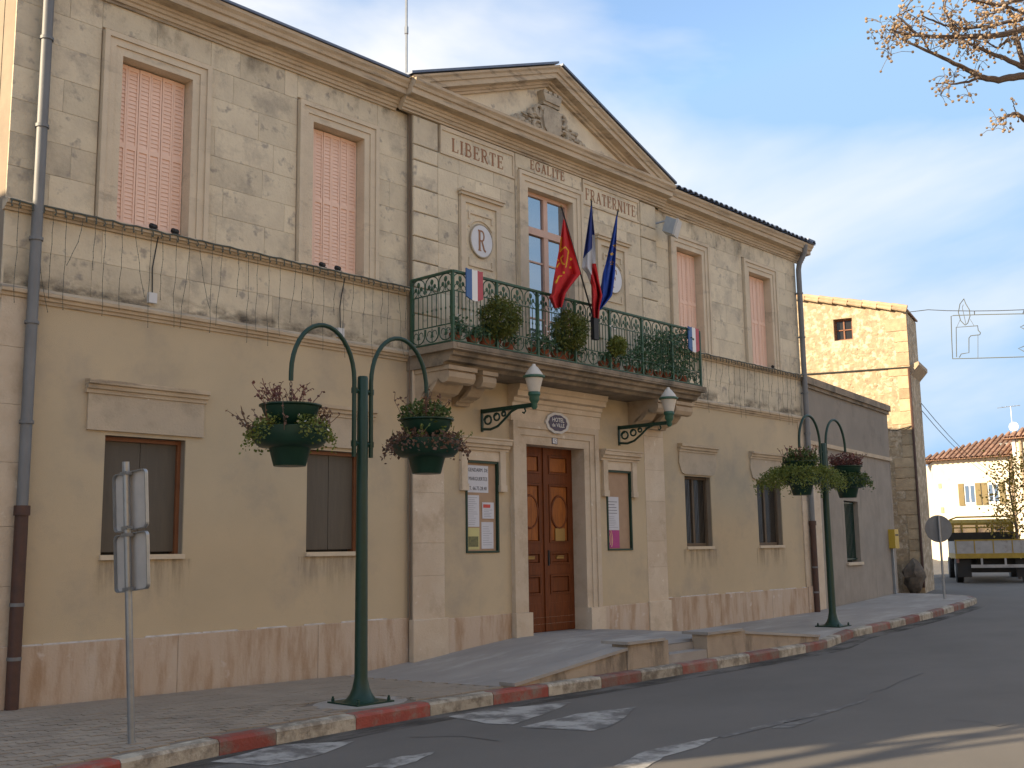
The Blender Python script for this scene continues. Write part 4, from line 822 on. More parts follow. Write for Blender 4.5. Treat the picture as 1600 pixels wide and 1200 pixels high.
# wall lanterns
def lantern(xl, label):
    t = thing('wall_lantern', label, 'lantern', (xl, YC, 3.4), 'wall lanterns under the balcony'); ye = -1.17
    mb = MB(); mb.box(xl-.02, xl+.02, YC-.02, YC-.001, 3.38, 3.72); mb.build('wall_plate', 'green', t)
    mb = MB(); mb.obox((xl, (YC+ye)/2, 3.685), (.02, 0, 0), (0, (ye-YC)/2, 0), (0, 0, .03)); mb.tube([(xl, y, z) for y, z in [(YC-.02, 3.42), (YC-.18, 3.405), (YC-.33, 3.44), (YC-.48, 3.54), (YC-.60, 3.63), (YC-.72, 3.67)]], .02, 6); mb.build('arm', 'green', t)
    for cy, cz, r_ in ((YC-.13, 3.545, .075), (YC-.31, 3.575, .062), (YC-.45, 3.61, .04)): mb = MB(); mb.tube([(xl, cy+r_*(1-.012*i)*math.cos(R(30*i)), cz+r_*(1-.045*i/2)*math.sin(R(30*i))) for i in range(16)], .015, 6); mb.build('scroll', 'green', t, True)
    mb = MB(); mb.tube([(xl, YC-.86, 3.66), (xl, YC-.88, 3.61), (xl, YC-.85, 3.58), (xl, YC-.82, 3.60)], .012, 5); mb.build('hook', 'green', t, True)
    mb = MB(); mb.lathe([(.025, 3.62), (.045, 3.65), (.04, 3.70), (.06, 3.73), (.075, 3.76), (.07, 3.80), (.09, 3.83), (.084, 3.87)], xl, ye, 14); mb.build('lantern_base', 'lampgreen', t, True)
    mb = MB(); mb.lathe([(.078, 3.871), (.10, 3.95), (.128, 4.06), (.132, 4.075), (.0, 4.076)], xl, ye, 18); mb.build('globe', 'opal', t, True)
    mb = MB(); mb.lathe([(.14, 4.068), (.162, 4.078), (.162, 4.10), (.135, 4.112)], xl, ye, 18); mb.build('collar', 'lampgreen', t, True)
    mb = MB(); mb.lathe([(.134, 4.1125), (.115, 4.15), (.06, 4.225), (.03, 4.25), (.025, 4.275), (.0, 4.28)], xl, ye, 18); mb.build('cap', 'opal', t, True)
lantern(11.64, 'green iron wall lantern on scroll bracket beside the white duty sign'); lantern(15.04, 'green iron wall lantern on scroll bracket above the magenta poster')
# floodlight, junction boxes, spotlights, antenna
fl = thing('floodlight', 'grey floodlight on a bracket beneath the cornice right of the pediment', 'floodlight', (16.9, 0, 7.3)); pf = onY(1050, 355, -.35)
mb = MB(); mb.tube([(pf.x-.25, 0, pf.z+.05), (pf.x-.1, -.3, pf.z+.12), (pf.x, -.35, pf.z+.05)], .018, 6); mb.build('bracket', 'galv', fl)
mb = MB(); mb.obox(pf, (.13, .05, 0), (-.05, .1, .05), (0, -.05, .13)); mb.build('housing', 'galv', fl); mb = MB(); mb.obox(pf+Vector((-.03, -.13, -.06)), (.14, .055, 0), (-.008, .016, .008), (0, -.055, .145)); mb.build('lens_frame', 'alu', fl)
for k, (xx, yy) in enumerate(((237, 466), (531, 520))):
    p = onY(xx, yy, -.02); jb = thing('junction_box', ['white junction box above the ledge near the left downpipe', 'white junction box on the ledge behind the planter post arm'][k], 'junction box', p)
    mb = MB(); mb.box(p.x-.05, p.x+.05, -.055, -.001, p.z-.06, p.z+.06); mb.build('box', 'plasticwhite', jb); MB().tube([(p.x, -.03, p.z+.06), (p.x-.01, -.03, p.z+.35), (p.x+.012, -.03, p.z+.5), (p.x, -.12, 5.28)], .008, 5).build('cable', 'wire', jb)
for k, (xx, wdw) in enumerate(((6.27, 0), (6.55, 0), (8.72, 1), (8.98, 1), (20.72, 3))):
    sp = thing('spotlight', ['small black spotlight on the sill under the first pink shutter', 'small black spotlight with pale face by the first pink shutter', 'small black spotlight at the left foot of the second pink shutter', 'small black spotlight under the middle of the second pink shutter', 'small black spotlight on the ledge under the last pink shutter'][k], 'spotlight', (xx, -.03, 5.37))
    mb = MB(); mb.box(xx-.04, xx+.04, -.07, .0, 5.365, 5.38); mb.build('foot', 'black', sp); mb = MB(); mb.tube([(xx-.05, -.05, 5.405), (xx-.045, -.05, 5.41), (xx+.03, -.02, 5.418), (xx+.05, -.012, 5.415)], [.02, .034, .03, .012], 9); mb.build('head', 'black', sp, True)
am = thing('antenna_mast', 'thin antenna mast standing on the roof beside the pediment', 'antenna', (10.35, 1.0, 8.4)); pa = onY(635, 115, 1.0)
MB().tube([(pa.x, 1.0, 8.5), (pa.x, 1.0, 12.6)], .022, 6).build('mast', 'galv', am)
for z in (9.9, 10.9): MB().tube([(pa.x, 1.0, z), (pa.x, 1.0, z+.12)], .034, 6).build('clamp', 'galv', am)
# icicle light strings along the sill ledge
def light_string(x0, x1, n, label):
    t = thing('icicle_light_string', label, 'string lights', ((x0+x1)/2, -.12, 5.35), 'unlit icicle lights along the sill ledge'); q = random.Random(int(x0*10))
    mb = MB(); mb.tube([(x0+(x1-x0)*i/60, -.122+q.uniform(-.004, .004), 5.335+q.uniform(-.008, .012)) for i in range(61)], .011, 5); mb.build('main_cable', 'greenwire', t)
    mb = MB()
    for i in range(int((x1-x0)/.115)): x = x0+.115*i+q.uniform(-.02, .02); mb.tube([(x, -.125, 5.33), (x+q.uniform(-.02, .02), -.13, 5.285)], .008, 4); mb.ball((x, -.13, 5.27), .013, 5, 4)
    tag(mb.build('bulbs', 'greenwire', t, fix=False), None, None, kind='stuff')
    for i in range(n):
        x = x0+(x1-x0)*(i+.5)/n+q.uniform(-.05, .05); L = q.choice((.55, .75, .95, 1.05, 1.1)); dx = q.choice((0, 0, q.uniform(-.18, .18)))
        P = [(x+dx*(k/8)**1.5+q.uniform(-.007, .007), -.118 if k < 5 else -.095-.02*(5.3-L*k/8 < 4.46), 5.30-L*k/8) for k in range(9)]
        mb = MB(); mb.tube(P, .003, 4, False)
        for p in P[1:]: mb.ball(p, .0065, 4, 3)
        mb.build('light_strand', 'greenwire', t, fix=False)
light_string(X0, BL, 34, 'green cable of unlit icicle lights hanging from the ledge left of the balcony'); light_string(BR+.1, X1, 28, 'green cable of unlit icicle lights hanging from the ledge right of the balcony')

# ---------------------------------------------------------------- balcony: flags, shields, plants
HOLD = onY(927, 497, ry-.04)
def grid_flag(name, label, tip_px, base_px, left, right, colour, mats, yp):
    t = thing(name, label, 'flag', HOLD, 'flags on the balcony railing')
    a = onY(*tip_px, yp); b = onY(*base_px, ry-.04)
    mb = MB(); mb.tube([b, a], .013, 8); mb.build('flagpole', 'black', t); MB().ball(a, .02, 8, 5).build('finial', 'brass', t)
    nr, nc = 90, 46; mb = MB(); H = []
    y0, y1 = left[0][1], left[-1][1]; yr1 = right[-1][1]
    for i in range(nr+1):
        s = i/nr; row = []
        yl = left[0][1]+(left[-1][1]-left[0][1])*s; yr_ = right[0][1]+(right[-1][1]-right[0][1])*s
        xl = lerp_t([(q_[1], q_[0]) for q_ in left], yl); xr = lerp_t([(q_[1], q_[0]) for q_ in right], yr_)
        for j in range(nc+1):
            u = j/nc; x_ = xl+(xr-xl)*u; y_ = yl+(yr_-yl)*u
            fold = .075*s**.6*math.sin(u*9.5+s*2.2)+.035*s*math.sin(u*17-s*5)
            row.append((onY(x_, y_, yp+fold), x_, y_))
        H.append(row)
    for i in range(nr+1):
        for j in range(nc+1): mb.v.append(tuple(H[i][j][0]))
    for i in range(nr):
        for j in range(nc):
            mb.f.append((i*(nc+1)+j, i*(nc+1)+j+1, (i+1)*(nc+1)+j+1, (i+1)*(nc+1)+j)); mb.mi.append(colour((H[i][j][1]+H[i+1][j+1][1])/2, (H[i][j][2]+H[i+1][j+1][2])/2))
    o = mb.build('cloth', mats, t, True, fix=False); sol = o.modifiers.new('thickness', 'SOLIDIFY'); sol.thickness = .004; return t
def seg(px, py, a, b):
    ax, ay = a; bx, by = b; dx, dy = bx-ax, by-ay; t = max(0, min(1, ((px-ax)*dx+(py-ay)*dy)/(dx*dx+dy*dy))); return math.hypot(px-ax-t*dx, py-ay-t*dy)
CR = [((877, 371), (875, 393)), ((875, 393), (883, 386)), ((883, 386), (888, 392)), ((888, 392), (884, 417)), ((880, 400), (876, 404)), ((876, 404), (878, 410)), ((878, 410), (881, 413)), ((870, 417), (874, 411)), ((869, 404), (872, 407)), ((873, 431), (878, 432)), ((873, 432), (870, 440))]
DOT = [(892, 405), (891, 418), (881, 426), (869, 441)]
grid_flag('regional_flag', 'red flag with a yellow cross hanging from a dark pole on the balcony', (877, 322), (927, 497), [(880, 343), (873, 392), (866, 430), (862, 459), (858, 465), (866, 482)], [(882, 343), (895, 385), (907, 428), (892, 446), (884, 458), (878, 480)],
          lambda x, y: 1 if min(seg(x, y, a, b) for a, b in CR) < .95 or min(math.hypot(x-a, y-b) for a, b in DOT) < 1.7 else 0, ['fred', 'fyellow'], -1.12)
grid_flag('national_flag', 'blue white and red flag hanging folded between the other two flags', (924, 312), (928, 499), [(923, 322), (917, 362), (911, 403), (909, 418), (917, 428), (924, 446), (925, 480), (927, 496)], [(925, 322), (929, 366), (931, 410), (936, 440), (941, 462), (937, 480), (935, 498)],
          lambda x, y: 2 if (y > 412 and x > 925.5+(412-y)*.10) or y > 448 else (1 if (y > 404-(x-911)*1.15) or (x > 925 and y > 367) else 0), ['fblue', 'fwhite', 'fred'], -1.14)
def star(x, y):
    for cx, cy in ((960.5, 384), (956, 397), (956, 411)):
        r_ = math.hypot(x-cx, y-cy); a = math.atan2(y-cy, x-cx)
        if r_ < 2.0+1.5*math.cos(5*(a+math.pi/2)): return 1
    return 0
grid_flag('union_flag', 'blue flag with yellow stars hanging limp on the balcony', (966, 328), (929, 497), [(963.5, 337), (956, 372), (949, 402), (942, 428), (939, 450), (938, 470), (936, 484)], [(965, 337), (963, 380), (961, 425), (958, 450), (956, 462), (948, 472), (938, 484)], star, ['eublue', 'fyellow'], -1.13)
MB().box(HOLD.x-.06, HOLD.x+.06, ry-.10, ry-.03, HOLD.z-.35, HOLD.z).build('flag_holder', 'black', bal)
for k, (xa, ya, xb, yb_) in enumerate(((729, 421, 755, 471), (1076, 511, 1093, 551))):
    yp = ry-.06; p = onY((xa+xb)/2, (ya+yb_)/2, yp); w = .165 if k == 0 else .165; h = .225
    sh = thing('tricolour_shield', ['blue white red shield on the railing above the first bush', 'blue white red shield on the railing at the far corner of the balcony'][k], 'shield', p, 'tricolour shields on the railing')
    for i, mm in enumerate(('shieldblue', 'white', 'shieldred')):
        a = p.x-w+2*w*i/3; b = a+2*w/3; c = p.x
        bot = lambda x: p.z-h+.05*abs((x-c)/w)**1.5
        MB().ext([(a, yp, bot(a)), ((a+b)/2, yp, bot((a+b)/2)), (b, yp, bot(b)), (b, yp, p.z+h), ((a+b)/2, yp, p.z+h-.012), (a, yp, p.z+h)], (0, .02, 0)).build(['blue_band', 'white_band', 'red_band'][i], mm, sh)
def leafball(mb, c, rx, ry_, rz, n, size, q, asp=.5, shell=.55):
    for _ in range(n):
        d = Vector((q.gauss(0, 1), q.gauss(0, 1), q.gauss(0, 1))).normalized(); k = shell+(1-shell)*q.random()**.6; k *= 1+.13*math.sin(5*d.x+3*d.z)*math.cos(4*d.y)
        mb.leaf((c[0]+d.x*rx*k, c[1]+d.y*ry_*k, c[2]+d.z*rz*k), size*q.uniform(.6, 1.3), q, asp)
def pot(mb, x, y, z, r_, h): mb.lathe([(r_*.68, 0), (r_*.95, h*.8), (r_*1.08, h*.8), (r_*1.08, h), (r_*.95, h), (r_*.9, h*.85), (0, h*.85)], x, y, 14, z)
bz0 = 4.441
for k, (px_, py_, r_, lab, yb_) in enumerate(((783, 497, .30, 'large round olive green bush in a pot under the left shield', -.80), (892, 517, .30, 'large round green bush in a pot below the red flag', -.80), (966, 540, .155, 'small bright green bush in a pot on the balcony', -.84))):
    p = onY(px_, py_, yb_-.22); q = random.Random(40+k); t = thing('potted_bush', lab, 'bush', (p.x, yb_, bz0), 'bushes on the balcony')
    mb = MB(); pot(mb, p.x, yb_, bz0, .14 if k < 2 else .1, .22); mb.build('pot', 'terra', t, True)
    mb = MB(); leafball(mb, (p.x, yb_-.2, p.z), r_*1.05, r_*.95, r_, 3600 if k < 2 else 1500, .05, q, .35); mb.build('foliage', 'leaf3' if k < 2 else 'leaf2', t, fix=False)
    mb = MB(); [mb.tube([(p.x+q.uniform(-.04, .04), yb_, bz0+.18), (p.x+q.uniform(-.1, .1), yb_-.15, p.z-.1)], .012, 5) for _ in range(5)]; mb.build('stem', 'bark', t)
q = random.Random(9)
POTX = [10.42, 10.75, 11.0, 11.22, 11.5, 12.05, 12.3, 12.58, 12.98, 13.75, 14.08, 14.45, 14.75, 15.0, 15.28, 15.5, 15.72, 16.05]
for k, x in enumerate(POTX):
    tall = k >= 12; t = thing('flower_pot', ('terracotta pot with a tall climbing plant on the balcony railing' if tall else ('terracotta pot with low leaves and white blossoms behind the railing' if k % 3 == 0 else 'terracotta pot with low leaves and no blossom behind the railing')), 'flower pot', (x, ry+.14, bz0), 'terracotta pots with climbers' if tall else ('terracotta pots with blossoms' if k % 3 == 0 else 'terracotta pots with low leaves'))
    mb = MB(); pot(mb, x, ry+.14, bz0, .085, .17); mb.build('pot', 'terra', t, True)
    mb = MB(); hh = q.uniform(.5, .85) if tall else q.uniform(.12, .35)
    for _ in range(320 if tall else 130): mb.leaf((x+q.gauss(0, .12 if tall else .08), ry+.06+q.gauss(0, .06), bz0+.16+q.random()*hh), .055, q, .55)
    for _ in range(5): mb.tube([(x, ry+.14, bz0+.13), (x+q.gauss(0, .08), ry+.08, bz0+.16+hh*q.random())], .005, 4)
    mb.build('plant', 'ivy', t, fix=False)
    if k % 3 == 0 and not tall:
        mb = MB(); [mb.leaf((x+q.gauss(0, .1), ry-.03, bz0+.3+q.random()*.6), .035, q, .9) for _ in range(5)]; mb.build('blossom', 'petal', t, fix=False)

# ================================================================ PLANTER POSTS AND HANGING PLANTERS
def planter_post(x, y, z, label):
    t = thing('planter_post', label, 'post', (x, y, z), 'green planter posts on the pavement')
    mb = MB(); mb.box(x-.24, x+.24, y-.24, y+.24, z+.004, z+.022); mb.build('base_plate', 'green', t)
    mb = MB(); mb.lathe([(.19, .022), (.15, .045), (.115, .09), (.09, .15), (.075, .22), (.068, .26), (.062, 1.6), (.056, 3.34), (.05, 3.36), (0, 3.365)], x, y, 20, z); mb.build('pole', 'green', t, True)
    for i in (-1, 1):
        for j in (-1, 1): MB().lathe([(.018, 0), (.018, .03), (.012, .03), (.012, .05), (0, .05)], x+i*.2, y+j*.2, 6, z+.022).build('bolt', 'green', t)
    for s in (-1, 1):
        xi, xo = x+s*.115, x+s*.925; c = (xi+xo)/2; r_ = abs(xo-xi)/2; zt = z+3.30
        P = [(xi, y, z+2.50), (xi, y, z+2.9), (xi, y, zt)] + [(c - s*r_*math.cos(R(a)), y, zt+.54*math.sin(R(a))) for a in range(10, 180, 10)] + [(xo, y, zt), (xo, y, zt-.08)]
        mb = MB(); mb.tube(P, .024, 10); mb.build('hoop_arm', 'green', t, True)
        for zz in (2.64, 3.20): mb = MB(); mb.tube([(x+s*.05, y, z+zz), (xi, y, z+zz)], .018, 8); mb.tube([(xi, y, z+zz-.03), (xi, y, z+zz+.03)], .032, 8); mb.build('arm_clamp', 'green', t, True)
    return t
def hanging_planter(x, y, ztop, label, style, seed):
    q = random.Random(seed); t = thing('hanging_planter', label, 'planter', (x, y, ztop-.9), 'hanging planters on the green posts')
    zu = ztop-.25                # rim of upper bowl
    mb = MB()
    for k in range(7): 
        z = ztop-.01-k*.04; ang = (k % 2)*math.pi/2
        mb.tube([(x+.014*math.cos(a)*math.cos(ang), y+.014*math.cos(a)*math.sin(ang), z-.022+.026*math.sin(a)) for a in [2*math.pi*i/8 for i in range(9)]], .005, 4, False)
    mb.build('chain', 'rust', t)
    mb = MB(); mb.lathe([(.15, -.22), (.20, -.17), (.255, -.10), (.285, -.02), (.31, -.006), (.31, .006), (.29, .006), (.27, -.03), (0, -.04)], x, y, 24, zu); mb.build('upper_bowl', 'green', t, True)
    mb = MB(); mb.lathe([(.155, -.60), (.16, -.595), (.205, -.425), (.21, -.42), (.30, -.41), (.345, -.37), (.375, -.29), (.385, -.23), (.37, -.225), (.33, -.30), (.2, -.33), (.15, -.30), (.15, -.21)], x, y, 24, zu); mb.build('lower_bowl', 'green', t, True)
    def tier(r0, z0, n, m, size, spread, hang, up, name, gap=0):
        mb = MB()
        for _ in range(n):
            a = q.random()*6.283
            if gap and abs((a-gap+math.pi) % (2*math.pi)-math.pi) < .32: continue
            r_ = r0*(q.random()**.45)*(1+spread*q.random()); z = z0+up*q.random()**1.6*(1-.4*r_/max(r0, .01)) - (hang*max(0, r_/r0-.85))*(1+q.random())
            lump = .75+.5*math.sin(3*a+seed)*math.sin(a*2+1); mb.leaf((x+r_*math.cos(a)*(.85+.15*lump), y+r_*math.sin(a), z*1.0+(.05*lump if up > .05 else 0)), size*q.uniform(.6, 1.3), q, .55)
        mb.build(name, m, t, fix=False)
    def stems(r0, z0, n, m, h, name):
        mb = MB()
        for _ in range(n):
            a = q.random()*6.283; r_ = r0*q.random()**.5; p = Vector((x+r_*math.cos(a), y+r_*math.sin(a), z0)); d = Vector((math.cos(a)*q.uniform(.2, .9), math.sin(a)*q.uniform(.2, .9), 1)).normalized(); P = [p]
            for k in range(4): d = (d+Vector((q.gauss(0, .2), q.gauss(0, .2), q.gauss(0, .1)))).normalized(); P.append(P[-1]+d*h*q.uniform(.12, .32))
            mb.tube(P, .0035, 4, False)
            for k in range(8): mb.leaf(P[q.randint(1, 4)], .03*q.uniform(.6, 1.4), q, .6)
        mb.build(name, m, t, fix=False)
    if style == 'dry':
        stems(.26, zu-.01, 34, 'redleaf', .26, 'dry_stems'); tier(.42, zu-.28, 2600, 'leaf2', .034, .16, .42, .17, 'foliage', R(228)); stems(.42, zu-.28, 44, 'dry', .3, 'dead_flower_stems')
        mb = MB(); [mb.leaf((x+.42*math.cos(a), y+.42*math.sin(a), zu-.22+q.uniform(-.08, .08)), .03, q, .9) for a in [q.random()*6.28 for _ in range(16)]]; mb.build('blossom', 'petal', t, fix=False)
    elif style == 'mixed':
        tier(.27, zu-.02, 1100, 'leaf', .045, .15, .15, .22, 'upper_foliage'); stems(.28, zu, 20, 'dry', .32, 'dead_flower_stems'); tier(.43, zu-.28, 1300, 'dry', .045, .2, .35, .14, 'foliage'); stems(.40, zu-.28, 26, 'leaf2', .22, 'green_stems')
    elif style == 'trailing':
        tier(.30, zu-.02, 1000, 'leaf', .055, .2, .2, .26, 'upper_foliage'); stems(.28, zu, 24, 'redleaf', .3, 'dry_stems')
        mb = MB()
        for _ in range(240):
            a = q.random()*6.283; L = q.uniform(.3, .75); p = Vector((x+.28*math.cos(a), y+.28*math.sin(a), zu-.16)); d = Vector((math.cos(a), math.sin(a), q.uniform(.2, .7)))
            for k in range(14): d.z -= .16; p = p+d.normalized()*L/14; [mb.leaf(p+Vector((q.gauss(0, .02), q.gauss(0, .02), q.gauss(0, .02))), .05, q, .35) for _ in range(2)]
        mb.build('foliage', 'leaf2', t, fix=False)
    else:
        tier(.28, zu-.0, 700, 'redleaf', .05, .15, .1, .26, 'upper_foliage'); stems(.26, zu, 46, 'redleaf', .26, 'dry_stems'); tier(.42, zu-.27, 1300, 'leaf', .05, .2, .45, .14, 'foliage')
    return t
P1 = (7.39, -2.46, .125); P2 = onG(1302, 979, .13)
planter_post(*P1, 'dark green planter post with two hoop arms beside the entrance ramp start'); planter_post(P2.x, P2.y, P2.z, 'dark green planter post with two hoop arms in front of the low annex')
for (x, y, z), st, sd, labs in ((P1, ('dry', 'mixed'), 3, ('green two tier hanging planter with dry red stems and pale blossoms', 'green two tier hanging planter with brown trailing leaves near the balcony console')), (tuple(P2), ('trailing', 'red'), 8, ('hanging planter overflowing with trailing yellow green fronds', 'hanging planter topped with a dark red plant before the annex'))):
    for i, s in enumerate((-1, 1)): hanging_planter(x+s*.925, y, z+3.215, labs[i], st[i], sd+i)
pad = MB(); pad.ext([(P1[0]+.50*math.cos(a)*1.05, P1[1]+.40*math.sin(a), .09) for a in [2*math.pi*i/24 for i in range(24)]], (0, 0, .042)); pad.build('post_footing', 'concrete', pavement)

# ================================================================ SIGNS
sg = thing('traffic_sign', 'galvanised post with two small rectangular sign backs at the kerb', 'sign', (4.64, -2.89, .12))
base = Vector((4.655, -2.88, .11)); top = Vector((4.505, -2.89, 2.41)); mb = MB(); mb.tube([base, top], .029, 12); mb.build('post', 'galv', sg, True)
pd = Vector((-.17, .98, -.10)).normalized(); nrm = Vector((-pd.y, pd.x, 0)).normalized(); upv = (top-base).normalized()
for za, zb in ((1.845, 2.335), (1.35, 1.83)):
    k = ((za+zb)/2-base.z)/(top.z-base.z); c = base.lerp(top, k) - nrm*.05; hw, hh = .205, (zb-za)/2-.004
    def rr(h_, w_, n=5, r_=.04):
        out = []
        for sx, sy, a0 in ((1, -1, -90), (1, 1, 0), (-1, 1, 90), (-1, -1, 180)):
            for i in range(n+1): a = R(a0+90*i/n); out.append((sx*(w_-r_)+r_*math.cos(a), sy*(h_-r_)+r_*math.sin(a)))
        return out
    o_ = rr(hh, hw); P = [c+pd*u+upv*v for u, v in o_]; mb = MB(); mb.ext([p-nrm*.004 for p in P], nrm*.004); pn = mb.build('sign_panel', 'alu', sg)
    i_ = rr(hh-.008, hw-.008); Q = [c+pd*u+upv*v for u, v in i_]; mb = MB(); n = len(P)
    mb.add([p+nrm*.0005 for p in P]+[p+nrm*.028 for p in P]+[p+nrm*.028 for p in Q]+[p+nrm*.0005 for p in Q], [(i, (i+1) % n, n+(i+1) % n, n+i) for i in range(n)]+[(n+i, n+(i+1) % n, 2*n+(i+1) % n, 2*n+i) for i in range(n)]+[(2*n+i, 2*n+(i+1) % n, 3*n+(i+1) % n, 3*n+i) for i in range(n)])
    mb.build('rim', 'galv', pn)
    mb = MB(); [mb.obox(c+upv*v+nrm*.05, pd*.04, nrm*.03, upv*.014) for v in (hh*.93, -hh*.93)]; mb.build('clamp', 'galv', pn)
rs = onG(1476, 936, .13); sg2 = thing('round_traffic_sign', 'round traffic sign seen from behind at the pavement corner by the truck', 'sign', rs)
dd = (Vector((rs.x, rs.y, 0))-Vector((CAM.x, CAM.y, 0))).length; ct = onX(1470, 826, rs.x)
MB().tube([rs, (rs.x, rs.y, ct.z+.3)], .03, 8).build('post', 'galv', sg2)
vd = Vector((cf.x, cf.y, 0)).normalized(); sd_ = Vector((vd.y, -vd.x, 0)); mb = MB(); cc = Vector((rs.x, rs.y, ct.z))+vd*.05
mb.ext([cc+sd_*.33*math.cos(2*math.pi*i/28)+Vector((0, 0, .33*math.sin(2*math.pi*i/28))) for i in range(28)], vd*.02); mb.build('disc', 'zinc', sg2)  # dark zinc stands in for the shade on the sign's back

# ================================================================ ANNEX
AN = thing('annex_building', 'low grey plastered annex with a coping joined to the town hall', 'building', (25, 1, .2)); ad = Vector((1, .144, 0)).normalized(); an = Vector((-ad.y, ad.x, 0)); L = 6.9
def ap(u, d, z): p = Vector((22.03, .03, 0))+ad*u+an*d; return (p.x, p.y, z)
def abox(u0, u1, d0, d1, z0, z1, mb=None): mb = mb or MB(); mb.add([ap(u0, d0, z0), ap(u1, d0, z0), ap(u1, d1, z0), ap(u0, d1, z0), ap(u0, d0, z1), ap(u1, d0, z1), ap(u1, d1, z1), ap(u0, d1, z1)], [(0, 3, 2, 1), (4, 5, 6, 7), (0, 1, 5, 4), (1, 2, 6, 5), (2, 3, 7, 6), (3, 0, 4, 7)]); return mb
wu0, wu1, wz0, wz1 = 2.62, 3.72, 1.22, 2.68
mb = MB(); abox(0, L, .28, 9, 0, 5.2, mb); mb.build('wall', 'greyplaster', AN)
mb = MB(); abox(0, L, 0, .279, 3.9, 5.2, mb); mb.build('upper_wall', 'greyplaster', AN)
mb = MB()
for u0, u1, z0, z1 in ((0, wu0, 0, 3.9), (wu1, L, 0, 3.9), (wu0, wu1, 0, wz0), (wu0, wu1, wz1, 3.9)): abox(u0, u1, .001, .278, z0, z1-.0005, mb)
mb.build('lower_wall', 'annexlow', AN)
mb = MB(); abox(-.0, L+.04, -.10, .35, 5.22, 5.38, mb); abox(0, L+.02, -.05, .3, 5.14, 5.2195, mb); mb.build('coping', 'balcony', AN)
mb = MB(); abox(0, L+.02, -.05, .02, 3.86, 3.95, mb); mb.build('band', 'cornice', AN); MB_ = abox(.35, .9, -.01, .05, 0, 3.86); MB_.build('pilaster', 'pier', AN)
mb = MB(); abox(wu0, wu1, .22, .27, wz0, wz1, mb); aw = mb.build('window', 'darkglass', AN)
mb = MB(); [abox(wu0+.1*k+.02, wu0+.1*k+.04, .10, .12, wz0+.03, wz1-.02, mb) for k in range(11)]; abox(wu0, wu1, .09, .13, wz1-.06, wz1-.03, mb); abox(wu0, wu1, .09, .13, wz0+.06, wz0+.09, mb); mb.build('window_bars', 'green', aw)
mb = MB(); abox(wu0-.06, wu1+.06, -.05, .1, wz0-.07, wz0-.003, mb); mb.build('window_sill', 'trim', AN)
ym = thing('yellow_box', 'small yellow box mounted on the annex wall near its corner', 'letter box', ap(6.4, -.1, 1.4)); abox(6.25, 6.62, -.17, -.002, 1.52, 2.02).build('box', 'mailyellow', ym); abox(6.30, 6.57, -.178, -.171, 1.85, 1.89).build('slot', 'black', ym)
abox(6.40, 6.47, -.06, -.0, .3, 1.519).build('conduit', 'galv', ym)

# ================================================================ GABLE HOUSE beyond the annex
GH = thing('gable_house', 'sunlit rubble stone gable house with tiled verge beyond the annex', 'house', (33, 6, .3)); gd = Vector((.0, 1, 0)); gx = 31.0; gy0 = 1.15
gd = Vector((-.24, .97, 0)).normalized(); gn = Vector((gd.y, -gd.x, 0))
def gp(u, d, z): p = Vector((gx, gy0, 0))+gd*u+gn*d; return (p.x, p.y, z)
GD = 1.9
def gz(u): return 8.38+.235*u
gw = (1.55, 2.10, 7.72, 8.38); GW2 = (3.25, 3.7, 7.1, 8.2)
mb = MB(); ul = [0, gw[0], gw[1], GW2[0], GW2[1], 9.0]
for a, b in zip(ul, ul[1:]):
    hs = [h for h in (gw, GW2) if h[0] == a]
    if hs:
        h = hs[0]; mb.add([gp(a, 0, 0), gp(b, 0, 0), gp(b, 0, h[2]), gp(a, 0, h[2])], [(0, 1, 2, 3)]); mb.add([gp(a, 0, h[3]), gp(b, 0, h[3]), gp(b, 0, gz(b)), gp(a, 0, gz(a))], [(0, 1, 2, 3)])
        q4 = [gp(a, 0, h[2]), gp(b, 0, h[2]), gp(b, 0, h[3]), gp(a, 0, h[3])]; r4 = [gp(a, .3, h[2]), gp(b, .3, h[2]), gp(b, .3, h[3]), gp(a, .3, h[3])]; mb.add(q4+r4, [(0, 1, 5, 4), (1, 2, 6, 5), (2, 3, 7, 6), (3, 0, 4, 7)])
    else: mb.add([gp(a, 0, 0), gp(b, 0, 0), gp(b, 0, gz(b)), gp(a, 0, gz(a))], [(0, 1, 2, 3)])
mb.add([gp(0, 0, 0), gp(0, GD, 0), gp(0, GD, gz(0)), gp(0, 0, gz(0))], [(0, 1, 2, 3)]); mb.add([gp(0, .02, gz(0)), gp(9, .02, gz(9)), gp(9, GD, gz(9)), gp(0, GD, gz(0))], [(0, 1, 2, 3)]); mb.add([gp(9, 0, 0), gp(9, GD, 0), gp(9, GD, gz(9)), gp(9, 0, gz(9))], [(0, 1, 2, 3)]); mb.add([gp(0, GD, 0), gp(9, GD, 0), gp(9, GD, gz(9)), gp(0, GD, gz(0))], [(0, 1, 2, 3)])
mb.build('wall', 'rubble', GH, fix=False)
q = random.Random(77)     # stones standing proud of the rubble wall (quoins of the corner and scattered stones)
z = .35
while z < 8.2:
    h = q.uniform(.28, .42); w = q.choice((.35, .6)); mb = MB(); mb.add([gp(0, -.02, z), gp(w, -.02, z), gp(w, -.02, z+h-.03), gp(0, -.02, z+h-.03), gp(0, .1, z), gp(w, .1, z), gp(w, .1, z+h-.03), gp(0, .1, z+h-.03)], [(0, 1, 2, 3), (0, 4, 5, 1), (1, 5, 6, 2), (2, 6, 7, 3), (3, 7, 4, 0)]); mb.build('quoin_stone', 'rubblestone', GH); z += h
st = MB(); cnt = 0
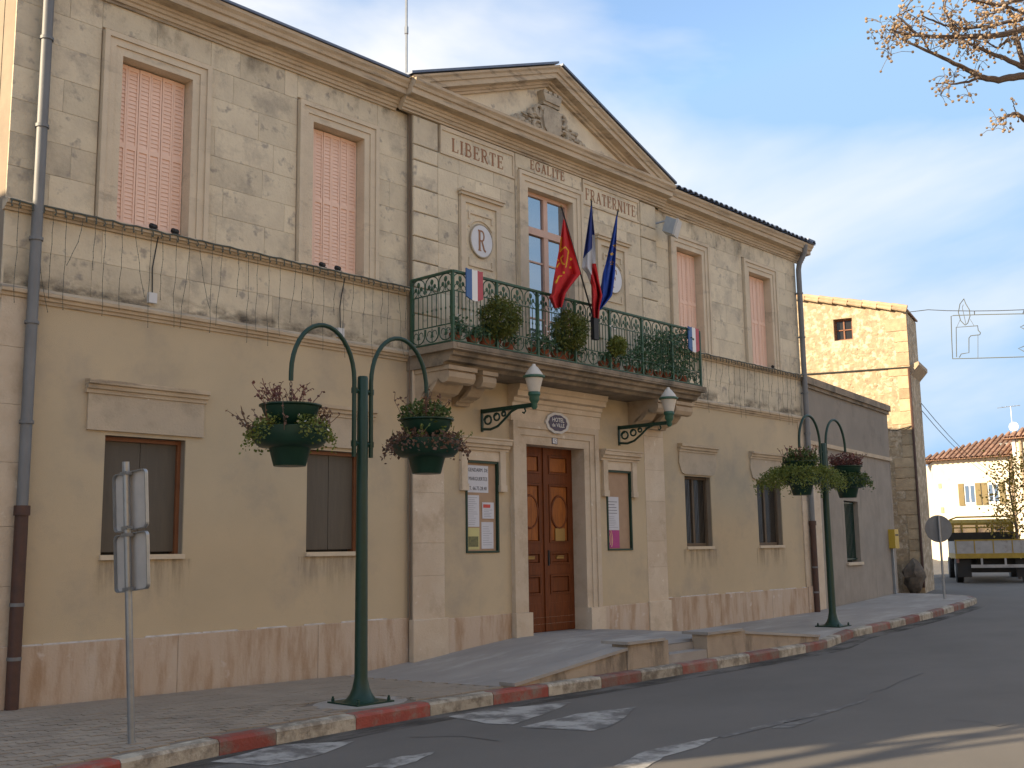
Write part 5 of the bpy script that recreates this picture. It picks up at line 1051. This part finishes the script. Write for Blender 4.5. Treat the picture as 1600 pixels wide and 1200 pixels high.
for i in range(300):
    u = q.uniform(.5, 5.2); z = q.uniform(4.4, min(8.2, gz(u)-.3))
    if any(h[0]-.25 < u < h[1]+.15 and h[2]-.2 < z < h[3]+.15 for h in (gw, GW2)): continue
    w, h = q.uniform(.05, .14), q.uniform(.035, .075); mb = MB(); c = Vector(gp(u, .02, z)); mb.ball((0, 0, 0), 1, 7, 4); mb.v = [tuple(c+gd*(v[0]*w*(.9+.2*q.random()))+gn*(v[1]*.035)+Vector((0, 0, v[2]*h))) for v in mb.v]; mb.build('rubble_stone', 'rubblestone', GH, fix=False)
for h in (gw, GW2):
    mb = MB(); a, b, c, d = h
    for u0, u1, z0, z1 in ((a, a+.05, c, d), (b-.05, b, c, d), (a+.05, b-.05, d-.05, d), (a+.05, b-.05, c, c+.05), ((a+b)/2-.02, (a+b)/2+.02, c+.05, d-.05), (a+.05, b-.05, (c+d)/2-.015, (c+d)/2+.015)):
        mb.add([gp(u0, .16, z0), gp(u1, .16, z0), gp(u1, .16, z1), gp(u0, .16, z1), gp(u0, .22, z0), gp(u1, .22, z0), gp(u1, .22, z1), gp(u0, .22, z1)], [(0, 1, 2, 3), (0, 4, 5, 1), (1, 5, 6, 2), (2, 6, 7, 3), (3, 7, 4, 0)])
    w_ = mb.build('window', 'redwood', GH); mb = MB(); mb.add([gp(a, .2, c), gp(b, .2, c), gp(b, .2, d), gp(a, .2, d)], [(0, 1, 2, 3)]); mb.build('pane', 'darkglass', w_, fix=False)
rf = None
mb = MB(); mb.add([gp(-.06, .0, gz(-.06)+.03), gp(9, .0, gz(9)+.03), gp(9, GD, gz(9)+.03), gp(-.06, GD, gz(-.06)+.03), gp(-.06, .0, gz(-.06)+.08), gp(9, .0, gz(9)+.08), gp(9, GD, gz(9)+.08), gp(-.06, GD, gz(-.06)+.08)], [(0, 1, 2, 3), (7, 6, 5, 4), (0, 4, 5, 1), (1, 5, 6, 2), (2, 6, 7, 3), (3, 7, 4, 0)]); rf = mb.build('roof', 'tile', GH)
u = -.05
while u < 6:
    mb = MB(); mb.tube([gp(u, -.05, gz(u)+.12), gp(u+.42, -.05, gz(u+.42)+.15)], [.075, .062], 8); mb.build('verge_tile', 'vergetile', rf); mb = MB(); mb.tube([gp(u+.02, -.10, gz(u)+.02), gp(u+.42, -.10, gz(u+.42)+.045)], [.055, .05], 8); mb.build('verge_tile', 'rubblestone', rf); u += .42
mb = MB(); mb.add([gp(-.24, .12, 6.9), gp(-.24, GD, 6.9), gp(.02, GD, 6.8), gp(.02, .12, 6.8), gp(-.24, .12, 6.8), gp(-.24, GD, 6.8), gp(.02, GD, 6.5), gp(.02, .12, 6.5)], [(0, 1, 2, 3), (7, 6, 5, 4), (0, 4, 5, 1), (1, 5, 6, 2), (2, 6, 7, 3), (3, 7, 4, 0)]); mb.build('side_cornice', 'console', GH)
MB().tube([gp(.02, -.05, 0.4), gp(.02, -.05, 6.7)], .035, 6).build('downpipe', 'rust', GH); MB().tube([gp(.0, -.04, 6.72), gp(2.2, -.04, 6.76), gp(4.6, -.04, 6.82)], .022, 5).build('cable', 'wire', GH)
MB().tube([gp(.05, -.04, 5.0), gp(.5, -.12, 4.88), gp(.85, -.06, 4.97)], .015, 5).build('cable', 'wire', GH)
bo = thing('boulder', 'rough stone leaning at the foot of the rubble house corner', 'boulder', gp(-.2, -.5, .3)); mb = MB(); mb.ball((0, 0, 0), 1, 12, 8); q = random.Random(4); cb_ = onG(1432, 915, 0)
cb_ = Vector(gp(.2, -.5, 0)); mb.v = [(cb_.x+v[0]*.32*(1+q.uniform(-.25, .25)), cb_.y+v[1]*.28*(1+q.uniform(-.25, .25)), .33+.38+v[2]*.46*(1+q.uniform(-.2, .2))) for v in mb.v]; mb.build('stone', 'darkrock', bo, True)

# ================================================================ FAR HOUSES
FH = thing('far_house', 'sunlit cream house with tiled hip roof and ochre shutters behind the truck', 'house', (60, 9, .7))
fx = 58.0; fz = 5.93
mb = MB(); mb.box(fx, fx+9, 6.95, 11.15, 0, fz); mb.ext([(fx, 11.16, 0), (fx+.01, 11.15, 0), (fx+4, 12.9, 0), (fx+4, 13.2, 0)], (0, 0, fz-.05)); mb.build('wall', 'cream', FH)
for yc, in ((9.29,), (8.10,)):
    mb = MB(); mb.box(fx-.02, fx+.1, yc-.28, yc+.28, 3.60, 4.65); w_ = mb.build('window', 'white', FH)
    for s in (-1, 1): MB().box(fx-.035, fx-.0205, yc+s*.135-.1, yc+s*.135+.1, 3.70, 4.56).build('pane', 'glass', w_)
    for s in (-1, 1): MB().box(fx-.07, fx-.02, yc+s*.43-.14, yc+s*.43+.14, 3.55, 4.68).build('shutter', 'shutterolive', FH)
MB().box(fx-.04, fx, 10.75, 10.9, 4.5, 4.75).build('vent', 'rubblestone', FH); MB().box(fx-.04, fx, 10.7, 10.85, 3.2, 3.5).build('vent', 'rubblestone', FH)
mb = MB(); e = fx-.45
mb.add([(e, 12.2, fz+.02), (e, 6.9, fz+.02), (e+9, 6.9, fz+.02), (e+9, 12.6, fz+.02), (fx+3.4, 7.5, 7.55), (fx+4.5, 7.0, 7.6)], [(0, 1, 5, 4), (1, 2, 5), (0, 4, 5, 3), (2, 3, 5), (3, 2, 1, 0)]); rf2 = mb.build('roof', 'tile', FH)
y = 7.0
A = Vector((e, 0, fz+.04)); 
while y < 12.0:
    tmax = max(.05, min(1, (12.2-y)/4.6)); p0 = Vector((e, y, fz+.05)); p1 = Vector((e+(fx+3.4-e)*tmax, y, fz+.05+(7.55-fz)*tmax)); n = max(2, int((p1-p0).length/.55))
    for k in range(n): MB().tube([p0.lerp(p1, k/n), p0.lerp(p1, (k+1.1)/n)], [.095, .075], 6, False).build('roof_tile', 'tile', rf2, fix=False)
    y += .27
MB().box(fx+1.2, fx+1.9, 7.3, 8.1, 6.6, 6.75).build('skylight', 'zinc', FH)
MB().tube([(fx-.1, 7.15, 0), (fx-.1, 7.15, 5.9)], .06, 6).build('downpipe', 'console', FH)
TF = thing('tall_far_house', 'taller cream house with tiled roof at the edge beside the cream house', 'house', (60, 2, .7))
MB().box(fx-.3, fx+9, -4, 6.9, 0, 6.75).build('wall', 'cream', TF); mb = MB(); mb.add([(fx-.75, -4.3, 6.78), (fx-.75, 7.2, 6.78), (fx+9, 7.2, 6.78), (fx+9, -4.3, 6.78), (fx+4, 3.2, 9.4), (fx+4, -.5, 9.4)], [(0, 1, 4, 5), (1, 2, 4), (2, 3, 5, 4), (3, 0, 5), (3, 2, 1, 0)]); rf3 = mb.build('roof', 'tile', TF)
y = 2.0
while y < 7.1:
    tm = min(1, (7.2-y)/4.0); p0 = Vector((fx-.75, y, 6.83)); p1 = Vector((fx-.75+4.75*tm, y, 6.83+2.62*tm)); n = max(2, int((p1-p0).length/.6))
    for k in range(n): MB().tube([p0.lerp(p1, k/n), p0.lerp(p1, (k+1.1)/n)], [.10, .08], 6, False).build('roof_tile', 'tile', rf3, fix=False)
    y += .28
MB().box(fx-.38, fx-.3, 6.75, 6.9, 5.9, 6.74).build('corner_trim', 'white', TF); MB().tube([(fx-.4, 6.5, 0), (fx-.4, 6.5, 6.7)], .07, 6).build('downpipe', 'console', TF)
sdh = thing('satellite_dish', 'white satellite dish on the ridge of the cream house', 'dish', (fx+3, 7.6, 7.5)); mb = MB(); mb.lathe([(0, 0), (.13, .02), (.25, .07), (.24, .08), (.12, .03), (0, .01)], 0, 0, 16); mb.v = [(fx+2.9-v[2], 7.75+v[0], 7.72+v[1]) for v in mb.v]; mb.build('dish', 'white', sdh, True); MB().tube([(fx+3, 7.75, 7.3), (fx+3, 7.75, 7.72)], .03, 6).build('mast', 'galv', sdh)
ta = thing('roof_antenna', 'thin television aerial on the far tiled roof', 'antenna', (fx+3.4, 8.0, 7.5)); mb = MB(); mb.tube([(fx+3.4, 8.0, 7.3), (fx+3.4, 8.0, 8.9)], .02, 5); mb.tube([(fx+3.4, 7.5, 8.9), (fx+3.4, 8.7, 8.86)], .015, 5); [mb.tube([(fx+3.2, 7.6+.2*k, 8.89), (fx+3.6, 7.6+.2*k, 8.89)], .008, 4) for k in range(5)]; mb.build('aerial', 'galv', ta)
# unseen house added left of view to throw the shade on the road
NH = thing('shading_house', 'plastered two storey house added out of view to shade the road', 'house', (-3.6, 6, 0))
nh = [(-6.4+2.2*k, -5.5+2.2*k, z, z+1.5) for k in range(3) for z in (1.2, 4.4)]
mb = wall_sheet(-7, -.2, -.2, 7.2, nh, 0, .25); mb.box(-7, -.2, .26, 12, -.2, 7.2); mb.build('wall', 'plaster', NH)
for h in nh: MB().box(h[0], h[1], .15, .22, h[2], h[3]).build('shutter', 'brownpanel', NH)
mb = MB(); mb.add([(-7.3, -.3, 7.2), (.1, -.3, 7.2), (.1, 12.3, 7.2), (-7.3, 12.3, 7.2), (-3.6, 3, 8.7), (-3.6, 9, 8.7)], [(0, 1, 4), (1, 2, 5, 4), (2, 3, 5), (3, 0, 4, 5), (3, 2, 1, 0)]); mb.build('roof', 'tile', NH)

# houses across the road, behind the viewer: sunlit fronts that throw warm light back on the town hall
def opposite_house(x0, x1, h, m, label):
    t = thing('street_house', label, 'house', ((x0+x1)/2, -22, 0)); yf = -17.5
    hs = [(x0+1.2+2.6*k, x0+2.2+2.6*k, z, z+1.5) for k in range(int((x1-x0-1.5)/2.6)) for z in (1.1, 4.3) if z+2 < h]
    mb = wall_sheet(x0, x1, -.2, h, hs, yf, yf-.25); mb.box(x0, x1, yf-9, yf-.26, -.2, h); mb.build('wall', m, t)
    for a, b, c, d in hs: MB().box(a, b, yf-.22, yf-.15, c, d).build('shutter', 'pinkwood', t)
    mb = MB(); mb.add([(x0-.05, yf+.4, h), (x1+.05, yf+.4, h), (x1+.05, yf-9.3, h), (x0-.05, yf-9.3, h), (x0-.05, yf-4.5, h+1.6), (x1+.05, yf-4.5, h+1.6)], [(0, 1, 5, 4), (1, 2, 5), (2, 3, 4, 5), (3, 0, 4), (3, 2, 1, 0)]); mb.build('roof', 'tile', t)
opposite_house(-16, -4.1, 7.5, 'cream', 'cream house with rose shutters across the road opposite the side street')
opposite_house(-4, 9.9, 8.6, 'ochre', 'ochre house with rose shutters across the road opposite the pink shutters')
opposite_house(10, 23.9, 7.8, 'cream', 'long cream house with rose shutters across the road opposite the balcony')
opposite_house(24, 38, 8.4, 'ochre', 'ochre house with rose shutters across the road opposite the annex')

# ================================================================ TRUCK
TL = onG(1496, 912, 0); hd = Vector((.915, .405, 0)).normalized(); rt = Vector((hd.y, -hd.x, 0)); W = 2.3
TR = thing('parked_truck', 'old yellow and grey flatbed truck parked before the cream house, seen from behind', 'truck', TL); gz0 = TL.z
def tp(u, v, z): p = Vector((TL.x, TL.y, 0))+hd*u+rt*v; return Vector((p.x, p.y, gz0+z))
def tbox(u0, u1, v0, v1, z0, z1, mb=None):
    mb = mb or MB(); mb.add([tp(u0, v0, z0), tp(u0, v1, z0), tp(u1, v1, z0), tp(u1, v0, z0), tp(u0, v0, z1), tp(u0, v1, z1), tp(u1, v1, z1), tp(u1, v0, z1)], [(0, 3, 2, 1), (4, 5, 6, 7), (0, 1, 5, 4), (1, 2, 6, 5), (2, 3, 7, 6), (3, 0, 4, 7)]); return mb
tbox(-.04, 3.6, 0, W, .80, .955).build('bed', 'yellow', TR)
tbox(.45, 3.3, .32, W-.32, .34, .79).build('underbody', 'truckdark', TR)
tg = tbox(-.02, .03, .02, W-.02, .96, 1.36).build('tailgate', 'truckwhite', TR)
mb = MB(); [tbox(-.035, -.021, .02+(W-.06)*k/4, .05+(W-.06)*k/4, .96, 1.38, mb) for k in range(5)]; tbox(-.03, .035, .0, W, 1.361, 1.40, mb); mb.build('tailgate_ribs', 'yellow', tg)
for v in (0, W-.04): tbox(.04, 3.55, v, v+.04, .96, 1.36).build('side_board', 'truckwhite', TR)
hb = tbox(3.5, 3.56, .0, W, .96, 1.66).build('headboard', 'truckdark', TR)
mb = MB(); [mb.tube([tp(3.53, v, 1.6), tp(3.53, v, 2.05)], .025, 6) for v in (.05, .5, 1.0, 1.5, W-.05)]; mb.tube([tp(3.53, .05, 1.83), tp(3.53, W-.05, 1.83)], .022, 6); mb.tube([tp(3.53, .05, 1.95)] + [tp(3.53, .12, 2.12), tp(3.53, .35, 2.2), tp(3.53, W-.35, 2.2), tp(3.53, W-.12, 2.12), tp(3.53, W-.05, 1.95)], .03, 6); mb.build('ladder_rack', 'yellow', hb)
cabm = MB(); prof = [(3.75, .75), (5.3, .75), (5.35, 1.3), (5.05, 1.98), (4.9, 2.1), (3.9, 2.12), (3.75, 2.0)]
cabm.ext([tp(u, .1, z) for u, z in prof], rt*(W-.2)); cab = cabm.build('cab', 'yellow', TR)
tbox(3.735, 3.749, .25, W-.25, 1.55, 1.92).build('rear_window', 'glass', cab)
tbox(.3, 5.0, .65, 1.4, .55, .79).build('chassis', 'truckdark', TR)
for u in (.85, 4.5):
    for v in (.02, W-.26):
        mb = MB(); c0 = tp(u, v, .42); c1 = tp(u, v+.24, .42); mb.tube([c0, c0+rt*.03, c1-rt*.03, c1], [.36, .42, .42, .36], 20); w_ = mb.build('wheel', 'black', TR); mb = MB(); mb.tube([c0-rt*.01, c1+rt*.01], .2, 14); mb.build('hub', 'truckwhite', w_)
tbox(-.06, .0, .45, W-.25, .50, .60).build('rear_bumper', 'truckwhite', TR)
for v in (.75, 1.45): tbox(-.05, .0, v, v+.06, .60, .80).build('bumper_bracket', 'truckwhite', TR)
for v in (.02, W-.10): tbox(-.03, .005, v, v+.08, .66, .79).build('tail_light', 'kerbred', TR)
for v in (.05, W-.5): tbox(.2, .24, v, v+.42, .2, .78).build('mud_flap', 'black', TR)

# ================================================================ TREES
ST = onX(1592, 880, 39.5); ST = Vector((ST.x, ST.y, zr(ST.x))); t = thing('young_tree', 'young tree with sparse yellow autumn leaves beside the truck', 'tree', ST); q = random.Random(5)
mb = MB(); mb.tube([ST, ST+Vector((.05, 0, 1.6)), ST+Vector((0, .1, 3.0)), ST+Vector((.05, .05, 4.2))], [.06, .045, .03, .012], 6)
tips = []
for k in range(16):
    z = 1.3+2.6*k/16; a = k*2.4; L = .9-.4*k/16; p = ST+Vector((0, 0, z)); e_ = p+Vector((math.cos(a)*L, math.sin(a)*L, .45)); mb.tube([p, p.lerp(e_, .5)+Vector((0, 0, .05)), e_], [.02, .013, .005], 4); tips += [p.lerp(e_, .4), p.lerp(e_, .7), e_]
mb.build('trunk', 'bark', t); mb = MB()
for _ in range(1500): c = q.choice(tips); mb.leaf(c+Vector((q.gauss(0, .2), q.gauss(0, .2), q.gauss(0, .2))), .10, q, .6)
mb.build('crown', 'yellowleaf', t, fix=False)

tt = thing('dappling_tree', 'unseen plane tree with thin winter foliage added to dapple the sunlit road', 'tree', (-5, -2.3, .15)); q = random.Random(31); mb = MB(); lf = MB()  # unseen tree added between sun and road to break up the sunlit patch
def grow(p, d, L, r_, lev):
    e_ = p+d*L; mid = p.lerp(e_, .5)+Vector((q.gauss(0, 1), q.gauss(0, 1), q.gauss(0, 1)))*L*.05; mb.tube([p, mid, e_], [r_, r_*.85, r_*.68], 6 if lev < 3 else 4, False)
    if lev >= 5:
        for _ in range(3): lf.leaf(e_+Vector((q.gauss(0, .1), q.gauss(0, .1), q.gauss(0, .1))), .15, q, .7)
        return
    for k in range(3 if lev < 4 else 2):
        nd = (d+Vector((q.gauss(0, .55), q.gauss(0, .38), q.gauss(.12, .4)))).normalized(); grow(e_, nd, L*q.uniform(.62, .8), r_*.62, lev+1)
grow(Vector((-5, -2.3, .1)), Vector((0.02, .02, 1)), 2.9, .17, 0); mb.build('trunk', 'bark', tt, True, fix=False); lf.build('crown', 'dry', tt, fix=False)

# bead tree whose branches reach in at the upper right; trunk stands outside the picture
MT = thing('bead_tree', 'bare bead tree branches with clusters of tan berries against the sky', 'tree', (8.9, -9.9, 0)); q = random.Random(12)
def tb(x, y, dep): d = ray(x, y); return CAM + d*(dep/FPX)
trunk_top = tb(1790, 330, 7.3); mb = MB(); base_ = Vector((trunk_top.x+.1, trunk_top.y-.1, 0))
mb.tube([base_, base_+Vector((.03, 0, .6)), base_.lerp(trunk_top, .55), trunk_top], [.24, .18, .15, .13], 12); 
def limb(px, d0, d1, r0, r1, n=5):
    P = [tb(x, y, d0+(d1-d0)*i/(len(px)-1)) for i, (x, y) in enumerate(px)]; Q = []
    for i in range(len(P)-1):
        for k in range(n): Q.append(P[i].lerp(P[i+1], k/n)+Vector((q.uniform(-1, 1), q.uniform(-1, 1), q.uniform(-1, 1)))*.004)
    Q.append(P[-1]); m_ = len(Q); mb.tube(Q, [r0+(r1-r0)*i/(m_-1) for i in range(m_)], 7); return Q
TWIGS = []
l1 = limb([(1790, 330), (1700, 120), (1600, 44), (1560, 56), (1480, 58), (1420, 55), (1390, 46)], 7.3, 6.9, .034, .004); TWIGS.append(l1[14:])
l2 = limb([(1790, 330), (1690, 150), (1600, 118), (1560, 125), (1530, 120), (1500, 103), (1455, 83), (1410, 62), (1385, 45)], 7.3, 7.1, .034, .003); TWIGS.append(l2[30:])
TWIGS.append(limb([(1530, 120), (1515, 128), (1490, 131), (1462, 130)], 7.15, 7.1, .011, .004))
TWIGS.append(limb([(1600, 105), (1570, 92), (1540, 80), (1515, 68), (1500, 60)], 7.25, 7.0, .018, .006)); l5 = limb([(1790, 330), (1680, 160), (1600, 103), (1588, 60), (1585, 30), (1560, -10)], 7.3, 7.3, .028, .008); TWIGS.append(l5[10:])
TWIGS.append(limb([(1600, 30), (1570, 35), (1545, 42), (1500, 44), (1470, 38), (1440, 24)], 7.2, 7.0, .014, .005)); TWIGS.append(limb([(1497, 55), (1485, 35), (1475, 15), (1480, -10)], 6.98, 7.1, .011, .004)); TWIGS.append(limb([(1435, 56), (1418, 40), (1402, 24), (1425, 14)], 6.95, 6.9, .010, .003)); TWIGS.append(limb([(1440, 56), (1447, 70), (1455, 83)], 6.95, 7.0, .007, .005))
TWIGS.append(limb([(1600, -2), (1560, 8), (1530, 2), (1500, -6)], 7.3, 7.2, .016, .008)); TWIGS.append(limb([(1600, 22), (1575, 10), (1555, 20), (1530, 25)], 7.4, 7.3, .012, .005)); TWIGS.append(limb([(1575, 62), (1560, 75), (1540, 66)], 7.2, 7.2, .010, .004))
l9 = limb([(1790, 330), (1690, 230), (1620, 195), (1600, 187), (1588, 177), (1576, 181), (1563, 189)], 7.3, 7.0, .03, .004); TWIGS.append(l9[26:]); limb([(1588, 177), (1584, 165), (1582, 157)], 7.02, 7.0, .004, .003)
limb([(1790, 330), (1850, 180), (1900, 20), (1950, -200)], 7.3, 7.8, .11, .04); limb([(1790, 330), (1740, 150), (1700, 0), (1690, -200)], 7.3, 8, .09, .03); limb([(1529, 117), (1529, 108), (1531, 101)], 7.1, 7.1, .004, .003)
mb.build('trunk', 'bark', MT, True, fix=False)
b1, b2, stk = MB(), MB(), MB()
def cluster(c, n, s, drop=.0):
    for _ in range(n):
        p = c+Vector((q.gauss(0, s), q.gauss(0, s), q.gauss(-drop, s*.8))); (b1 if q.random() < .5 else b2).ball(p, q.uniform(.0075, .0108), 6, 4)
        stk.tube([c, c.lerp(p, .5)+Vector((0, 0, .012)), p], .0017, 3, False)
for tw, n in zip(TWIGS, (13, 4, 6, 12, 9, 15, 9, 7, 3, 8, 8, 5, 4)):
    for _ in range(n):
        k = int((len(tw)-1)*q.random()**.75); c = tw[k]+Vector((q.gauss(0, .035), q.gauss(0, .05), q.gauss(0, .045))); stk.tube([tw[k], c], .0025, 3, False); cluster(c, q.randint(3, 9), .032, .01)
for x, y, n in ((1385, 62, 36), (1398, 40, 34), (1375, 35, 18), (1388, 75, 30), (1392, 85, 20), (1405, 22, 22), (1475, 25, 30), (1472, 12, 24), (1468, 138, 16), (1484, 136, 14), (1508, 138, 8), (1362, 60, 5), (1357, 50, 8), (1440, 40, 30), (1425, 45, 18), (1525, 35, 40), (1555, 40, 50), (1545, 65, 34), (1520, 62, 24), (1570, 20, 40), (1590, 50, 30), (1488, 65, 20), (1530, 103, 8), (1564, 190, 8), (1578, 194, 7), (1592, 188, 5), (1583, 157, 5)):
    c = tb(x, y, 7.0+q.uniform(-.12, .12)); cluster(c, max(3, int(n*.36)), .055 if n > 12 else .028, .0)
for nm, mm, bb in (('berries', 'berry', b1), ('berries', 'berry2', b2)): tag(bb.build(nm, mm, MT, fix=False), None, None, kind='stuff')
tag(stk.build('fruit_stalks', 'bark', MT, fix=False), None, None, kind='stuff')

# ================================================================ OVERHEAD CABLE, CHRISTMAS FRAME, WIRES
pa_ = Vector(gp(.1, -.02, 8.35)); pole_b = Vector((23.5, -13.5, 0)); pb_ = Vector((23.5, -13.5, 8.6)); cd = (pb_-pa_); cn = Vector((cd.y, -cd.x, 0)).normalized()
ut = thing('utility_pole', 'wooden utility pole across the street holding the decoration cable', 'pole', pole_b); MB().tube([pole_b, pb_+Vector((0, 0, .4))], [.14, .09], 10).build('pole', 'bark', ut, True)
oc = thing('overhead_cable', 'thin cable strung across the street from the gable house corner', 'cable', pa_)
P = [onP(x, y, pa_, cn) for x, y in ((1422, 481), (1450, 484), (1480, 485.5), (1520, 486), (1560, 485.5), (1600, 484))]; MB().tube([pa_]+P[1:]+[pb_], .011, 5).build('cable', 'wire', oc)
xf = thing('candle_light_frame', 'unlit wire Christmas decoration shaped as a candle hanging from the cable', 'decoration', onP(1540, 560, pa_, cn)); 
def wf(px, r_, name='wire', par=xf, m='greenwire'): MB().tube([onP(x, y, pa_, cn) for x, y in px], r_, 5).build(name, m, par)
wf([(1640, 490.5), (1590, 490.5), (1540, 491.5), (1490, 493), (1486, 494), (1487, 530), (1488.5, 560.5), (1530, 559.5), (1600, 557.5), (1640, 556)], .013, 'outer_frame')
wf([(1494.5, 558), (1494, 511.5), (1527.5, 509), (1528.5, 516), (1532, 520), (1531, 523), (1517, 524.5), (1514, 528), (1514, 551), (1502, 553), (1499, 558.5)], .012, 'candle_outline')
wf([(1528, 524), (1528, 559.5)], .007, 'candle_outline'); wf([(1495, 511), (1500, 500), (1508, 508)], .006, 'flame_stay'); wf([(1522, 509), (1516, 499)], .006, 'flame_stay')
wf([(1508, 508), (1501, 501), (1497.5, 488), (1500, 475), (1506, 467), (1509, 475), (1514.5, 484), (1515.5, 494), (1512, 505), (1508, 508)], .012, 'flame'); wf([(1509, 506), (1506, 492), (1503.5, 481), (1505, 476)], .008, 'wick')
wf([(1600, 508), (1594, 511), (1600, 514), (1640, 515)], .012, 'star_point'); wf([(1600, 541), (1591, 544.5), (1600, 549), (1640, 550)], .012, 'star_point')
wf([(1522.5, 485.8), (1522.5, 492)], .012, 'hanger', xf, 'wire'); wf([(1600, 485), (1598, 491)], .012, 'hanger', xf, 'wire')
tw_ = thing('telephone_wire', 'thin telephone wires running from the gable house to the cream house', 'wire', gp(.0, 1, 4.5)); a_ = Vector(gp(-.05, 1.5, 5.6)); b_ = Vector((fx-.1, 7.2, 4.6))
for dz in (0, .22): MB().tube([a_.lerp(b_, k/10)+Vector((0, 0, dz-.5*(1-(k/5-1)**2))) for k in range(11)], .012, 4).build('wire', 'wire', tw_)
